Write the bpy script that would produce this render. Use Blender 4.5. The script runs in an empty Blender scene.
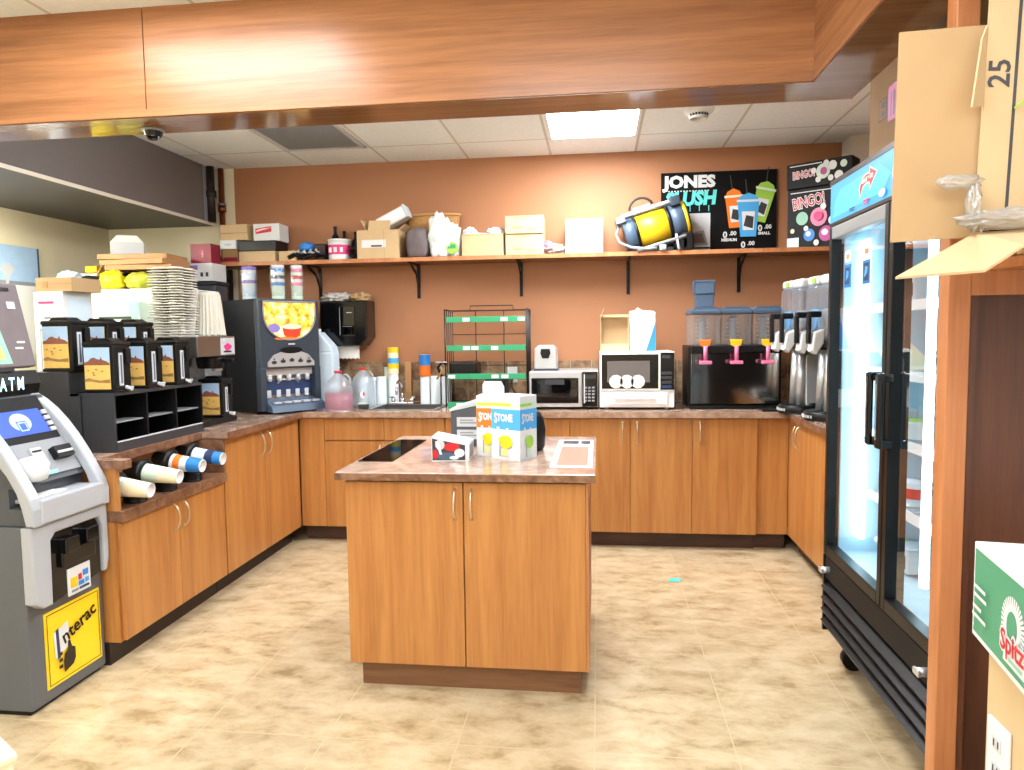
import bpy, bmesh, math, random
from mathutils import Vector, Matrix, noise
random.seed(7)
PI = math.pi
C = bpy.context.scene.collection
SC = bpy.context.scene

# ------------------------------------------------------------------ materials
def lin(c):
    if isinstance(c, str):
        c = [int(c[i:i+2], 16) for i in (0, 2, 4)]
    out = []
    for v in c:
        v /= 255.0
        out.append(v/12.92 if v <= .04045 else ((v+.055)/1.055)**2.4)
    return (*out, 1.0)
MATS = {}
def nd(nt, t, **kw):
    n = nt.nodes.new(t)
    for k, v in kw.items():
        setattr(n, k, v)
    return n
def base(name):
    m = bpy.data.materials.new(name); m.use_nodes = True
    nt = m.node_tree
    b = nt.nodes['Principled BSDF']
    MATS[name] = m
    return m, nt, b
def mat(name, c, rough=.5, metal=0., var=0., scale=12., bump=0., emit=None, es=0., coat=0., spec=None):
    m, nt, b = base(name)
    b.inputs['Roughness'].default_value = rough
    b.inputs['Metallic'].default_value = metal
    b.inputs['Base Color'].default_value = lin(c)
    if spec is not None: b.inputs['Specular IOR Level'].default_value = spec
    if coat: b.inputs['Coat Weight'].default_value = coat
    if emit:
        b.inputs['Emission Color'].default_value = lin(emit); b.inputs['Emission Strength'].default_value = es
    tc = nd(nt, 'ShaderNodeTexCoord'); nz = nd(nt, 'ShaderNodeTexNoise')
    nz.inputs['Scale'].default_value = scale; nz.inputs['Detail'].default_value = 4
    nt.links.new(tc.outputs['Object'], nz.inputs['Vector'])
    if var:
        mx = nd(nt, 'ShaderNodeMix', data_type='RGBA')
        l = lin(c)
        mx.inputs[6].default_value = tuple(max(0, v*(1-var)) for v in l[:3])+(1,)
        mx.inputs[7].default_value = tuple(min(1, v*(1+var)) for v in l[:3])+(1,)
        nt.links.new(nz.outputs['Fac'], mx.inputs[0]); nt.links.new(mx.outputs[2], b.inputs['Base Color'])
    if bump:
        bp = nd(nt, 'ShaderNodeBump'); bp.inputs['Strength'].default_value = bump; bp.inputs['Distance'].default_value = .01
        nt.links.new(nz.outputs['Fac'], bp.inputs['Height']); nt.links.new(bp.outputs[0], b.inputs['Normal'])
    return m
def wood(name, dark, light, sc, rough=.32, coat=.0, spec=.5):
    m, nt, b = base(name)
    tc = nd(nt, 'ShaderNodeTexCoord'); mp = nd(nt, 'ShaderNodeMapping')
    mp.inputs['Scale'].default_value = sc
    nt.links.new(tc.outputs['Object'], mp.inputs['Vector'])
    n1 = nd(nt, 'ShaderNodeTexNoise'); n1.inputs['Scale'].default_value = 1; n1.inputs['Detail'].default_value = 5; n1.inputs['Distortion'].default_value = .6
    n2 = nd(nt, 'ShaderNodeTexNoise'); n2.inputs['Scale'].default_value = 5.5; n2.inputs['Detail'].default_value = 3
    for n in (n1, n2): nt.links.new(mp.outputs[0], n.inputs['Vector'])
    ad = nd(nt, 'ShaderNodeMath', operation='MULTIPLY_ADD'); ad.inputs[1].default_value = .45
    nt.links.new(n2.outputs['Fac'], ad.inputs[0]); nt.links.new(n1.outputs['Fac'], ad.inputs[2])
    cr = nd(nt, 'ShaderNodeValToRGB')
    cr.color_ramp.elements[0].position = .5; cr.color_ramp.elements[0].color = lin(dark)
    cr.color_ramp.elements[1].position = .9; cr.color_ramp.elements[1].color = lin(light)
    nt.links.new(ad.outputs[0], cr.inputs[0]); nt.links.new(cr.outputs[0], b.inputs['Base Color'])
    b.inputs['Roughness'].default_value = rough; b.inputs['Coat Weight'].default_value = coat
    b.inputs['Specular IOR Level'].default_value = spec
    return m
def stone(name, cols, scale, rough, stretch=(1, 1, 1), bump=0., dist=.8):
    m, nt, b = base(name)
    tc = nd(nt, 'ShaderNodeTexCoord'); mp = nd(nt, 'ShaderNodeMapping'); mp.inputs['Scale'].default_value = stretch
    nt.links.new(tc.outputs['Object'], mp.inputs['Vector'])
    nz = nd(nt, 'ShaderNodeTexNoise'); nz.inputs['Scale'].default_value = scale; nz.inputs['Detail'].default_value = 8; nz.inputs['Roughness'].default_value = .65; nz.inputs['Distortion'].default_value = dist
    nt.links.new(mp.outputs[0], nz.inputs['Vector'])
    cr = nd(nt, 'ShaderNodeValToRGB'); e = cr.color_ramp.elements
    e[0].position = .33; e[0].color = lin(cols[0]); e[1].position = .68; e[1].color = lin(cols[-1])
    for i, c in enumerate(cols[1:-1]):
        x = e.new(.33+.35*(i+1)/(len(cols)-1)); x.color = lin(c)
    nt.links.new(nz.outputs['Fac'], cr.inputs[0])
    b.inputs['Roughness'].default_value = rough
    nt.links.new(cr.outputs[0], b.inputs['Base Color'])
    return m, nt, b, cr
def tiled(name, cols, scale, rough, w, h, off, mortar, mcol, stretch=(1, 1, 1), swap=None, smooth=.2, offs=0.0, tint=0.):
    """stone look with grout lines from a brick texture"""
    m, nt, b, cr = stone(name, cols, scale, rough, stretch, dist=.25)
    tc = nd(nt, 'ShaderNodeTexCoord'); mp = nd(nt, 'ShaderNodeMapping'); mp.inputs['Location'].default_value = off
    if swap: mp.inputs['Rotation'].default_value = swap
    nt.links.new(tc.outputs['Object'], mp.inputs['Vector'])
    bt = nd(nt, 'ShaderNodeTexBrick'); bt.offset = offs; bt.squash = 1
    bt.inputs['Scale'].default_value = 1; bt.inputs['Brick Width'].default_value = w; bt.inputs['Row Height'].default_value = h
    bt.inputs['Mortar Size'].default_value = mortar; bt.inputs['Mortar Smooth'].default_value = smooth
    bt.inputs['Bias'].default_value = 0
    bt.inputs['Color1'].default_value = (1-tint, 1-tint, 1-tint, 1); bt.inputs['Color2'].default_value = (1, 1, 1, 1); bt.inputs['Mortar'].default_value = (1, 1, 1, 1)
    nt.links.new(mp.outputs[0], bt.inputs['Vector'])
    mul = nd(nt, 'ShaderNodeMix', data_type='RGBA', blend_type='MULTIPLY'); mul.inputs[0].default_value = 1
    nt.links.new(cr.outputs[0], mul.inputs[6]); nt.links.new(bt.outputs['Color'], mul.inputs[7])
    mx = nd(nt, 'ShaderNodeMix', data_type='RGBA')
    mx.inputs[7].default_value = lin(mcol)
    nt.links.new(bt.outputs['Fac'], mx.inputs[0]); nt.links.new(mul.outputs[2], mx.inputs[6]); nt.links.new(mx.outputs[2], b.inputs['Base Color'])
    return m
def emis(name, c, s):
    m, nt, b = base(name)
    b.inputs['Base Color'].default_value = lin(c); b.inputs['Emission Color'].default_value = lin(c); b.inputs['Emission Strength'].default_value = s
    b.inputs['Roughness'].default_value = .4
    return m
def clear(name, tint=(255, 255, 255), fac=.08, rough=.03, milky=0., mcol=(235, 240, 245)):
    """thin clear plastic or glass: transparent with a fresnel gloss and an optional milky share"""
    m, nt, b = base(name); nt.nodes.remove(b)
    out = nt.nodes['Material Output']
    tr = nd(nt, 'ShaderNodeBsdfTransparent'); tr.inputs[0].default_value = lin(tint)
    gl = nd(nt, 'ShaderNodeBsdfGlossy'); gl.inputs['Roughness'].default_value = rough
    lw = nd(nt, 'ShaderNodeLayerWeight'); lw.inputs[0].default_value = .25
    mu = nd(nt, 'ShaderNodeMath', operation='MULTIPLY_ADD'); mu.inputs[1].default_value = .22; mu.inputs[2].default_value = fac
    nt.links.new(lw.outputs['Fresnel'], mu.inputs[0])
    mx = nd(nt, 'ShaderNodeMixShader')
    nt.links.new(mu.outputs[0], mx.inputs[0])
    first = tr
    if milky:
        df = nd(nt, 'ShaderNodeBsdfDiffuse'); df.inputs[0].default_value = lin(mcol)
        tl = nd(nt, 'ShaderNodeBsdfTranslucent'); tl.inputs[0].default_value = lin(mcol)
        ad = nd(nt, 'ShaderNodeMixShader'); ad.inputs[0].default_value = .4
        nt.links.new(df.outputs[0], ad.inputs[1]); nt.links.new(tl.outputs[0], ad.inputs[2])
        mk = nd(nt, 'ShaderNodeMixShader'); mk.inputs[0].default_value = milky
        nt.links.new(tr.outputs[0], mk.inputs[1]); nt.links.new(ad.outputs[0], mk.inputs[2]); first = mk
    nt.links.new(first.outputs[0], mx.inputs[1]); nt.links.new(gl.outputs[0], mx.inputs[2])
    nt.links.new(mx.outputs[0], out.inputs[0])
    return m

wood('door_wood', 'a66b37', 'bf8548', (20, 20, 1.1), .36)
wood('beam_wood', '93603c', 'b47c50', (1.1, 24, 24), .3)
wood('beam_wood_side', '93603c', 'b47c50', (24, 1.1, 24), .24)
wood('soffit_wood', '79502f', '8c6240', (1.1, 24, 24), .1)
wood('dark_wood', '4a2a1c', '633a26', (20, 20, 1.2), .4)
wood('toe_wood', '3a241a', '51362a', (2, 20, 20), .5)
wood('island_toe', '6f4a31', '87603f', (1.5, 20, 20), .45)
wood('shelf_wood', '6a3f24', '8c5a35', (1.2, 20, 20), .4)
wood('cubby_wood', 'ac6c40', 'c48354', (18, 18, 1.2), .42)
stone('worktop', ['86695a', 'a08472', 'b79c8a', 'c4ab9a'], 9, .12)
stone('worktop_edge', ['553626', '7a563f', '9a7860'], 14, .3)
stone('worktop_edge_lit', ['8d6d58', 'a98a74', 'bfa48f'], 14, .3)  # edge laminate lightened for the light falling on the back run
stone('island_top', ['9a7d6c', 'a98d7c', 'b89c8b', 'c1a898'], 9, .08)
tiled('floor_tile', ['9c855f', 'bea883', 'cdba96', 'd6c5a4'], 5.5, .28, .478, .957, (-.46+.478*20, -3.3+.957*20, 0), .0024, 'cdbb96', (1, 1.6, 1), tint=.09)
tiled('ceiling_tile', ['e4ecee', 'e9f0f2', 'eef4f6'], 30, .9, .61, 1.22, (2.168+.61*20, -4.8545+1.22*20, 0), .009, 'c6c4be', smooth=.1)
tiled('splash_tile', ['5d4433', '85654a', 'a88a68', 'b79b78'], 11, .35, .155, .155, (.05+31, 0.005+31, 0), .003, 'a89a84', swap=(-PI/2, 0, 0), tint=.3)
mat('wall_brown', 'ac7752', .62, var=.04, scale=3)
mat('wall_cream', 'e8dfc0', .7, var=.03, scale=3)
mat('wall_store', 'cdbb9c', .7, var=.1, scale=2)
mat('wall_white', 'dcd8cc', .7)
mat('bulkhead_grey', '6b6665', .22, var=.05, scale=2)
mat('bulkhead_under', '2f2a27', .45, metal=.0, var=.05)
mat('bright_edge', 'd8d2c4', .4)
mat('toe_black', '2b211c', .5)
mat('nickel', 'd9cdb8', .28, .9)
mat('chrome', 'd8dce0', .12, 1.)
mat('steel', 'a9a9a8', .28, 1., var=.06, scale=20)
mat('mirror_steel', 'b8b4ae', .1, 1.)
mat('black', '0b0c0d', .38, spec=.35)
mat('black_gloss', '0c0d0f', .12)
mat('black_matte', '121214', .6, spec=.3)
mat('poster_black', '060607', .7, spec=.2)
mat('stand_grey', '34363a', .45, var=.08)
mat('dark_grey', '4c5055', .4)
mat('atm_grey', '5d6166', .38, var=.04, scale=5)
mat('atm_shell', 'adb2b8', .3, var=.02)
mat('dark_blue_grey', '333d48', .35)
mat('mid_grey', '8c9094', .45)
mat('light_grey', 'c4c8cc', .45)
mat('white', 'dde1e2', .45)
mat('white_gloss', 'f0f2f2', .2)
mat('paper', 'eeeee8', .75)
mat('silver', 'c9ccce', .3, .55)
mat('yellow', 'f2c618', .45)
mat('bright_yellow', 'ffd61e', .4)
mat('yellow_bag', 'f0dc1e', .35, var=.12, scale=30)
mat('olive_bag', 'b4b636', .4, var=.12, scale=30)
mat('orange', 'ef7a1f', .5)
mat('red', 'c81f28', .45)
mat('dark_red', '8a1533', .45)
mat('pink', 'e37aa0', .4)
mat('hot_pink', 'd6327e', .45)
mat('magenta', 'b33a8c', .45)
mat('blue', '2a7fd0', .45)
mat('sky_blue', '4aa8e6', .45)
mat('navy', '23385f', .5)
mat('blue_grey', '4a5e74', .4)
mat('pale_blue', 'cfe2ee', .45)
mat('green', '2f9a6a', .4)
mat('box_green', '4c9673', .55)
mat('lime', '9ccc4a', .5)
mat('teal_green', '8fc4ae', .5)
mat('turquoise', '5fd3cf', .45)
mat('lilac', '8a78c8', .5)
mat('cardboard', 'b3946a', .8, var=.06, scale=9)
mat('cardboard_light', 'cdb288', .8, var=.05, scale=9)
mat('cardboard_dark', 'a58557', .85, var=.08, scale=9)
mat('carton_shaded', '866a48', .85, var=.08, scale=9)  # brown cardboard darkened for the shade on top of the fridge
mat('lemon_print', 'e2e08c', .5)
mat('cream', 'efe6c4', .7)
mat('pulp', 'c9c6b8', .85, var=.06, scale=40)
mat('wicker', 'b58a52', .8, var=.25, scale=60, bump=.4)
mat('tray_wood', 'b98a5c', .6, var=.12, scale=14)
mat('bag_grey', '6d6466', .8, var=.1, scale=20)
mat('copper', '8a4f34', .35, .8)
mat('pipe_dark', '2a1a14', .45)
mat('sky_print', 'a9c9e8', .5, var=.12, scale=14)
mat('field_print', 'e8c067', .5, var=.15, scale=60)
mat('hill_print', '8a5240', .5, var=.25, scale=80)
mat('brush_print', 'a07a48', .5, var=.35, scale=70)
mat('screen_blue', '3550b0', .3, emit='3f62d8', es=.25)
mat('screen_light', '8fa9e0', .3, emit='8fb0ff', es=.6)
mat('plastic_bag', 'dfe8ec', .25, var=.06, scale=20, bump=.3)
mat('plastic_wrap', 'c4c1bb', .2, var=.1, scale=40, bump=.5)
mat('beige_paint', 'cdb48a', .6, var=.03, scale=4)
mat('wire_black', '1c1512', .4)
mat('foam', 'e4eef2', .6)
mat('red_cup', 'd8321c', .4, emit='ff2c12', es=.5)
mat('pale_green', 'cfe3d2', .55)
mat('skin_print', '8d8f96', .6)
emis('panel_light', 'fbfcff', 19.)
emis('panel_front', 'f3f8ff', 6.2)
emis('panel_fill', 'f3f8ff', 4.5)
emis('panel_staff', 'fdfbf0', 34.)
emis('panel_beam', 'f6f9ff', 9.)
emis('fridge_tube', 'c8f0ff', 4.6)
emis('sign_glow', '1f93e0', .22)
emis('sign_glow_light', '3cc4ee', .22)
emis('lit_letter', 'bff2ff', 1.2)
emis('blue_led', '58b8ff', 1.5)
mat('fridge_white', 'b4d6e5', .45)
clear('glass', fac=.05)
clear('clear_plastic', (245, 248, 250), .06, .06, milky=.16)
clear('jug_plastic', (245, 250, 252), .05, .2, milky=.34, mcol=(226, 238, 246))
clear('pink_liquid', (240, 130, 160), .05, .2, milky=.85, mcol=(232, 96, 140))
clear('thin_film', (250, 250, 250), .06, .15, milky=.12)
clear('packing_film', (250, 250, 250), .1, .15, milky=.5, mcol=(215, 212, 205))
mat('mat_print', 'a98570', .4)
clear('dark_glass', (60, 60, 65), .07, .03, milky=.75, mcol=(14, 14, 16))
# lit drink picture of the hot drink machine: mottled yellow glow
m, nt, b = base('drink_glow')
tc = nd(nt, 'ShaderNodeTexCoord'); nz = nd(nt, 'ShaderNodeTexNoise'); nz.inputs['Scale'].default_value = 16; nz.inputs['Detail'].default_value = 3
cr = nd(nt, 'ShaderNodeValToRGB'); e = cr.color_ramp.elements
e[0].position = .36; e[0].color = lin('b06a1c'); e[1].position = .64; e[1].color = lin('fff2b0')
x = e.new(.5); x.color = lin('f0bc38')
nt.links.new(tc.outputs['Object'], nz.inputs['Vector']); nt.links.new(nz.outputs['Fac'], cr.inputs[0])
nt.links.new(cr.outputs[0], b.inputs['Base Color']); nt.links.new(cr.outputs[0], b.inputs['Emission Color']); b.inputs['Emission Strength'].default_value = .35

# ------------------------------------------------------------------ mesh builder
FONT = {}
class M:
    """collects shapes into one mesh"""
    def __init__(s, m='white', T=None):
        s.bm = bmesh.new(); s.ms = []; s.m = m; s.T = T or Matrix()
    def mi(s, m):
        m = m or s.m
        if m not in s.ms: s.ms.append(m)
        return s.ms.index(m)
    def v(s, p): return s.bm.verts.new(s.T @ Vector(p))
    def face(s, vs, m=None, smooth=False):
        try: f = s.bm.faces.new(vs)
        except ValueError: return None
        f.material_index = s.mi(m); f.smooth = smooth
        return f
    def poly(s, pts, m=None): s.face([s.v(p) for p in pts], m); return s
    def box(s, x0, x1, y0, y1, z0, z1, m=None, bev=0., seg=2):
        if x0 > x1: x0, x1 = x1, x0
        if y0 > y1: y0, y1 = y1, y0
        if z0 > z1: z0, z1 = z1, z0
        vs = [s.v((x, y, z)) for x in (x0, x1) for y in (y0, y1) for z in (z0, z1)]
        fs = [s.face([vs[i] for i in q], m) for q in ((0, 1, 3, 2), (4, 6, 7, 5), (0, 4, 5, 1), (2, 3, 7, 6), (0, 2, 6, 4), (1, 5, 7, 3))]
        if bev:
            ed = {e for f in fs for e in f.edges}
            r = bmesh.ops.bevel(s.bm, geom=list(ed), offset=bev, segments=seg, affect='EDGES', profile=.5, clamp_overlap=True)
            for f in r['faces']: f.material_index = s.mi(m)
        return s
    def prism(s, pts, ax, d0, d1, m=None, bev=0.):
        """polygon in the two axes other than ax, extruded along ax"""
        def P(a, b_, d): return {'x': (d, a, b_), 'y': (a, d, b_), 'z': (a, b_, d)}[ax]
        A = [s.v(P(a, b_, d0)) for a, b_ in pts]; B = [s.v(P(a, b_, d1)) for a, b_ in pts]
        n = len(pts); fs = []
        fs.append(s.face(A[::-1], m)); fs.append(s.face(B, m))
        for i in range(n): fs.append(s.face([A[i], A[(i+1) % n], B[(i+1) % n], B[i]], m))
        bmesh.ops.recalc_face_normals(s.bm, faces=[f for f in fs if f])
        if bev:
            ed = {e for f in fs[:2] for e in f.edges}
            r = bmesh.ops.bevel(s.bm, geom=list(ed), offset=bev, segments=2, affect='EDGES', profile=.5, clamp_overlap=True)
            for f in r['faces']: f.material_index = s.mi(m)
        return s
    def cyl(s, a, b, r0, r1=None, n=20, m=None, cap=True):
        a, b = Vector(a), Vector(b); r1 = r0 if r1 is None else r1
        d = (b-a).normalized(); u = d.orthogonal().normalized(); w = d.cross(u)
        A = [s.v(a+(u*math.cos(t)+w*math.sin(t))*r0) for t in (2*PI*i/n for i in range(n))]
        B = [s.v(b+(u*math.cos(t)+w*math.sin(t))*r1) for t in (2*PI*i/n for i in range(n))]
        for i in range(n): s.face([A[i], A[(i+1) % n], B[(i+1) % n], B[i]], m, True)
        if cap: s.face(A[::-1], m); s.face(B, m)
        return s
    def lathe(s, prof, o=(0, 0, 0), n=24, m=None, axis=None, sx=1., sy=1.):
        """profile of (r, z) turned about z (or about axis direction) at o"""
        R = Vector((0, 0, 1)).rotation_difference(Vector(axis)).to_matrix() if axis else Matrix.Identity(3)
        o = Vector(o); rings = []
        for r, z in prof:
            if r < 1e-6: rings.append([s.v(o+R@Vector((0, 0, z)))])
            else: rings.append([s.v(o+R@Vector((r*sx*math.cos(2*PI*i/n), r*sy*math.sin(2*PI*i/n), z))) for i in range(n)])
        for A, B in zip(rings, rings[1:]):
            for i in range(n):
                j = (i+1) % n
                if len(A) == 1 and len(B) > 1: s.face([A[0], B[i], B[j]], m, True)
                elif len(B) == 1 and len(A) > 1: s.face([A[i], A[j], B[0]], m, True)
                elif len(A) > 1: s.face([A[i], A[j], B[j], B[i]], m, True)
        return s
    def tube(s, pts, r, n=8, m=None, closed=False):
        pts = [Vector(p) for p in pts]; rings = []; k = len(pts); u = None
        for i, p in enumerate(pts):
            if closed: d = (pts[(i+1) % k]-pts[i-1])
            else: d = pts[min(i+1, k-1)]-pts[max(i-1, 0)]
            d.normalize()
            if u is None: u = d.orthogonal().normalized()
            u = (u-d*u.dot(d)).normalized(); w = d.cross(u)
            rings.append([s.v(p+(u*math.cos(2*PI*j/n)+w*math.sin(2*PI*j/n))*r) for j in range(n)])
        pr = list(zip(rings, rings[1:]))+([(rings[-1], rings[0])] if closed else [])
        for A, B in pr:
            for j in range(n): s.face([A[j], A[(j+1) % n], B[(j+1) % n], B[j]], m, True)
        if not closed: s.face(rings[0][::-1], m); s.face(rings[-1], m)
        return s
    def blob(s, c, r, amp=.15, fr=6., seed=0, m=None, sub=3, flat=None, box=0.):
        """lumpy soft shape; flat = z that it does not go under; box>0 squares it"""
        g = bmesh.ops.create_icosphere(s.bm, subdivisions=sub, radius=1)
        c = Vector(c)
        for v in g['verts']:
            p = v.co.copy()
            if box:
                q = max(abs(p.x), abs(p.y), abs(p.z)); p = p.lerp(p/q, box)
            k = 1+amp*noise.noise(p*fr*.5+Vector((seed*3.1, seed*1.7, seed)))+amp*.5*noise.noise(p*fr*1.3+Vector((seed, 5, 2)))
            p = Vector((p.x*r[0], p.y*r[1], p.z*r[2]))*k+c
            if flat is not None and p.z < flat: p.z = flat
            v.co = s.T @ p
        mi = s.mi(m)
        for f in {f for v in g['verts'] for f in v.link_faces}: f.material_index = mi; f.smooth = True
        return s
    def text(s, t, size, o, right, up, m=None, align='CENTER', wt=0., sx=1., shear=0.):
        cu = bpy.data.curves.new('txt', 'FONT'); cu.body = t; cu.size = size; cu.align_x = align; cu.align_y = 'CENTER'
        cu.resolution_u = 2; cu.offset = wt; cu.shear = shear
        ob = bpy.data.objects.new('txt', cu); C.objects.link(ob)
        dg = bpy.context.evaluated_depsgraph_get(); dg.update()
        me = bpy.data.meshes.new_from_object(ob.evaluated_get(dg))
        r = Vector(right).normalized(); u = Vector(up).normalized(); o = Vector(o)
        vs = [s.v(o+r*(p.co.x*sx)+u*p.co.y) for p in me.vertices]
        for p in me.polygons: s.face([vs[i] for i in p.vertices], m)
        bpy.data.objects.remove(ob); bpy.data.curves.remove(cu); bpy.data.meshes.remove(me)
        return s
    def done(s, name, parent=None, org=None, mod_bev=0., recalc=False, auto=None):
        """link as one mesh object. org: world origin for coordinates given in the world (or the parent's place when True)"""
        if recalc: bmesh.ops.recalc_face_normals(s.bm, faces=s.bm.faces)
        o_ = Vector((0, 0, 0))
        if org is True: o_ = Vector(ORG[parent.name])
        elif org is not None: o_ = Vector(org)
        if o_.length:
            for v in s.bm.verts: v.co -= o_
        me = bpy.data.meshes.new(name); s.bm.to_mesh(me); s.bm.free()
        for m in s.ms: me.materials.append(MATS[m])
        ob = bpy.data.objects.new(name, me); C.objects.link(ob)
        if parent: ob.parent = parent
        elif o_.length: ob.location = o_
        ORG[ob.name] = o_
        if mod_bev:
            bv = ob.modifiers.new('edge', 'BEVEL'); bv.width = mod_bev; bv.segments = 2; bv.limit_method = 'ANGLE'; bv.angle_limit = .6
        return ob
ORG = {}
class Sheet:
    """flat print laid on a face: o is its lower corner, u right, w up, each new layer a hair higher"""
    def __init__(s, mb, o, u, w, step=.0006):
        s.mb = mb; s.o = Vector(o); s.u = Vector(u).normalized(); s.w = Vector(w).normalized(); s.n = s.u.cross(s.w); s.k = 1; s.st = step
    def P(s, a, b): return s.o+s.u*a+s.w*b+s.n*(s.k*s.st)
    def poly(s, pts, m): s.mb.poly([s.P(a, b) for a, b in pts], m); s.k += 1; return s
    def rect(s, a0, a1, b0, b1, m): return s.poly([(a0, b0), (a1, b0), (a1, b1), (a0, b1)], m)
    def ell(s, a, b, ra, rb, m, n=20, t0=0): return s.poly([(a+ra*math.cos(t0+2*PI*i/n), b+rb*math.sin(t0+2*PI*i/n)) for i in range(n)], m)
    def text(s, t, size, a, b, m, align='CENTER', wt=0., sx=1., rot=0., shear=0.):
        c, q = math.cos(rot), math.sin(rot)
        s.mb.text(t, size, s.P(a, b), s.u*c+s.w*q, s.w*c-s.u*q, m, align, wt, sx, shear); s.k += 1; return s

def tag(o, label, cat, group=None):
    o['label'] = label; o['category'] = cat
    if group: o['group'] = group
    return o
def thing(name, label, cat, loc=(0, 0, 0), rot=0., group=None):
    o = bpy.data.objects.new(name, None); C.objects.link(o); o.empty_display_size = .05
    o.location = loc; o.rotation_euler = (0, 0, rot); ORG[o.name] = Vector(loc)
    return tag(o, label, cat, group)
def struct(o):
    o['kind'] = 'structure'; return o
def dup(root, loc, rot=None, label=None, group=None):
    r = root.copy(); C.objects.link(r); r.location = loc
    if rot is not None: r.rotation_euler = (0, 0, rot)
    if label: r['label'] = label
    if group: r['group'] = group
    for ch in list(root.children):
        c = ch.copy(); C.objects.link(c); c.parent = r
        for g in list(ch.children):
            d = g.copy(); C.objects.link(d); d.parent = c
    return r
X, Y, Z = Vector((1, 0, 0)), Vector((0, 1, 0)), Vector((0, 0, 1))
def rot_m(loc=(0, 0, 0), rz=0., rx=0., ry=0.):
    return Matrix.Translation(loc) @ Matrix.Rotation(rz, 4, 'Z') @ Matrix.Rotation(ry, 4, 'Y') @ Matrix.Rotation(rx, 4, 'X')
def arc(c, r, a0, a1, n, ax1, ax2):
    c = Vector(c); return [c+Vector(ax1)*(r*math.cos(a0+(a1-a0)*i/n))+Vector(ax2)*(r*math.sin(a0+(a1-a0)*i/n)) for i in range(n+1)]
CT, IT, SH, H = .915, .9, 1.985, 2.73

# ------------------------------------------------------------------ the room
struct(M('floor_tile').box(-4.6, 3.2, -3.2, 5.5, -.1, 0).done('floor'))
struct(M('ceiling_tile').box(-4.6, 3.2, -3.2, 5.5, H, H+.1).done('ceiling'))
wb = M('wall_brown').box(-2.79, 3.2, 5.285, 5.42, 0, H)
wb.box(-4.0, -2.79, 5.285, 5.42, 0, H, 'wall_cream')
struct(wb.done('wall_back'))
struct(M('wall_cream').box(-4.0, -3.86, -3.2, 5.285, 0, H).done('wall_left'))
struct(M('wall_store').box(-4.6, 3.2, -3.3, -3.2, 0, H).done('wall_front'))
struct(M('wall_brown').box(1.86, 2.0, 1.2, 5.285, 0, H).done('wall_right'))
struct(M('wall_white').box(1.69, 1.86, 5.1, 5.285, 0, H).done('trim_1'))
# timber bulkhead: an L of laminated boards with a flat glossy underside
BZ = 2.31
b1 = M('beam_wood').box(-4.0, -1.777, 2.69, 2.895, BZ+.002, H)
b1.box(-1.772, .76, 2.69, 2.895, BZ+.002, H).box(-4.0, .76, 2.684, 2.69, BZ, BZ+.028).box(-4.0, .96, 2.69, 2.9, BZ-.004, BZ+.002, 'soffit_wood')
struct(b1.done('trim_2'))
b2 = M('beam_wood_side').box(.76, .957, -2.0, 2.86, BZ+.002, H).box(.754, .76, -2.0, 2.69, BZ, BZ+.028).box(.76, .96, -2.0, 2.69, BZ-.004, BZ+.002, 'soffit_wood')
struct(b2.done('trim_3'))
# grey boxed-in bulkhead along the staff side
gb = M('bulkhead_grey').box(-2.965, -2.95, 2.87, 5.12, BZ, H)
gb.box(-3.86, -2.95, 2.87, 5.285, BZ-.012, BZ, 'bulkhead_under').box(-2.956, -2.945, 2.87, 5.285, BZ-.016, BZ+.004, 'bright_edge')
gb.box(-2.965, -2.95, 5.12, 5.285, BZ, H, 'mid_grey')
struct(gb.done('trim_4'))
struct(M('splash_tile').box(-2.8, 1.86, 5.272, 5.285, CT, 1.228).done('trim_5'))

# ------------------------------------------------------------------ cabinets
def handle_on(door, hx, z0, z1, y=0.):
    pts = [(hx, y, z0)]+[(hx, y-.03*math.sin(PI*t/8), z0+(z1-z0)*(.5-.5*math.cos(PI*t/8))) for t in range(1, 8)]+[(hx, y, z1)]
    h = M('nickel').tube(pts, .0048, 8)
    h.cyl((hx, y, z0), (hx, y-.004, z0), .008, n=10).cyl((hx, y, z1), (hx, y-.004, z1), .008, n=10)
    h.done('handle', door)['label'] = 'pale nickel bow handle'
def front(root, x0, x1, z0, z1, hx=None, name='door', hz=(.705, .845)):
    d = M('door_wood').box(x0+.0015, x1-.0015, 0, .019, z0+.0015, z1-.0015, bev=.0015, seg=1).done(name, root)
    if hx is not None: handle_on(d, hx, *hz)
    return d
def cabinet(label, loc, rot, w, d, fronts, group='base cabinets of the counter', toe='toe_wood', name='base_cabinet', top=.877, btop=None):
    root = thing(name, label, 'cabinet', loc, rot, group)
    M('door_wood').box(0, w, .021, d, .105, btop or top).done('body', root)
    M(toe).box(0, w, .075, d, 0, .105).done('toe_kick', root)
    for f in fronts: front(root, *f)
    return root
F0, F1 = .11, .872
# sink wall, read from the room's left corner
cabinet('narrow blank wood corner panel of the counter by the sink cabinet', (-2.06, 4.665, 0), 0, .18, .6, [(0, .18, F0, F1, None, 'filler_panel')])
cabinet('wood sink cabinet with two false drawer fronts over two doors', (-1.88, 4.665, 0), 0, .85, .6,
        [(0, .425, .715, F1, None, 'drawer_front'), (.425, .85, .715, F1, None, 'drawer_front'), (0, .425, F0, .71, .395, 'door', (.54, .68)), (.425, .85, F0, .71, .455, 'door', (.54, .68))], btop=.75)
cabinet('wood base cabinet mostly hidden behind the island, under the wire rack', (-1.03, 4.665, 0), 0, .84, .6,
        [(0, .42, F0, F1, .39), (.42, .84, F0, F1, .45)])
cabinet('wood base cabinet with three doors under the two microwaves', (-.19, 4.665, 0), 0, 1.2, .6,
        [(0, .394, F0, F1, .345), (.394, .792, F0, F1, .44), (.792, 1.2, F0, F1, .84)])
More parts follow.
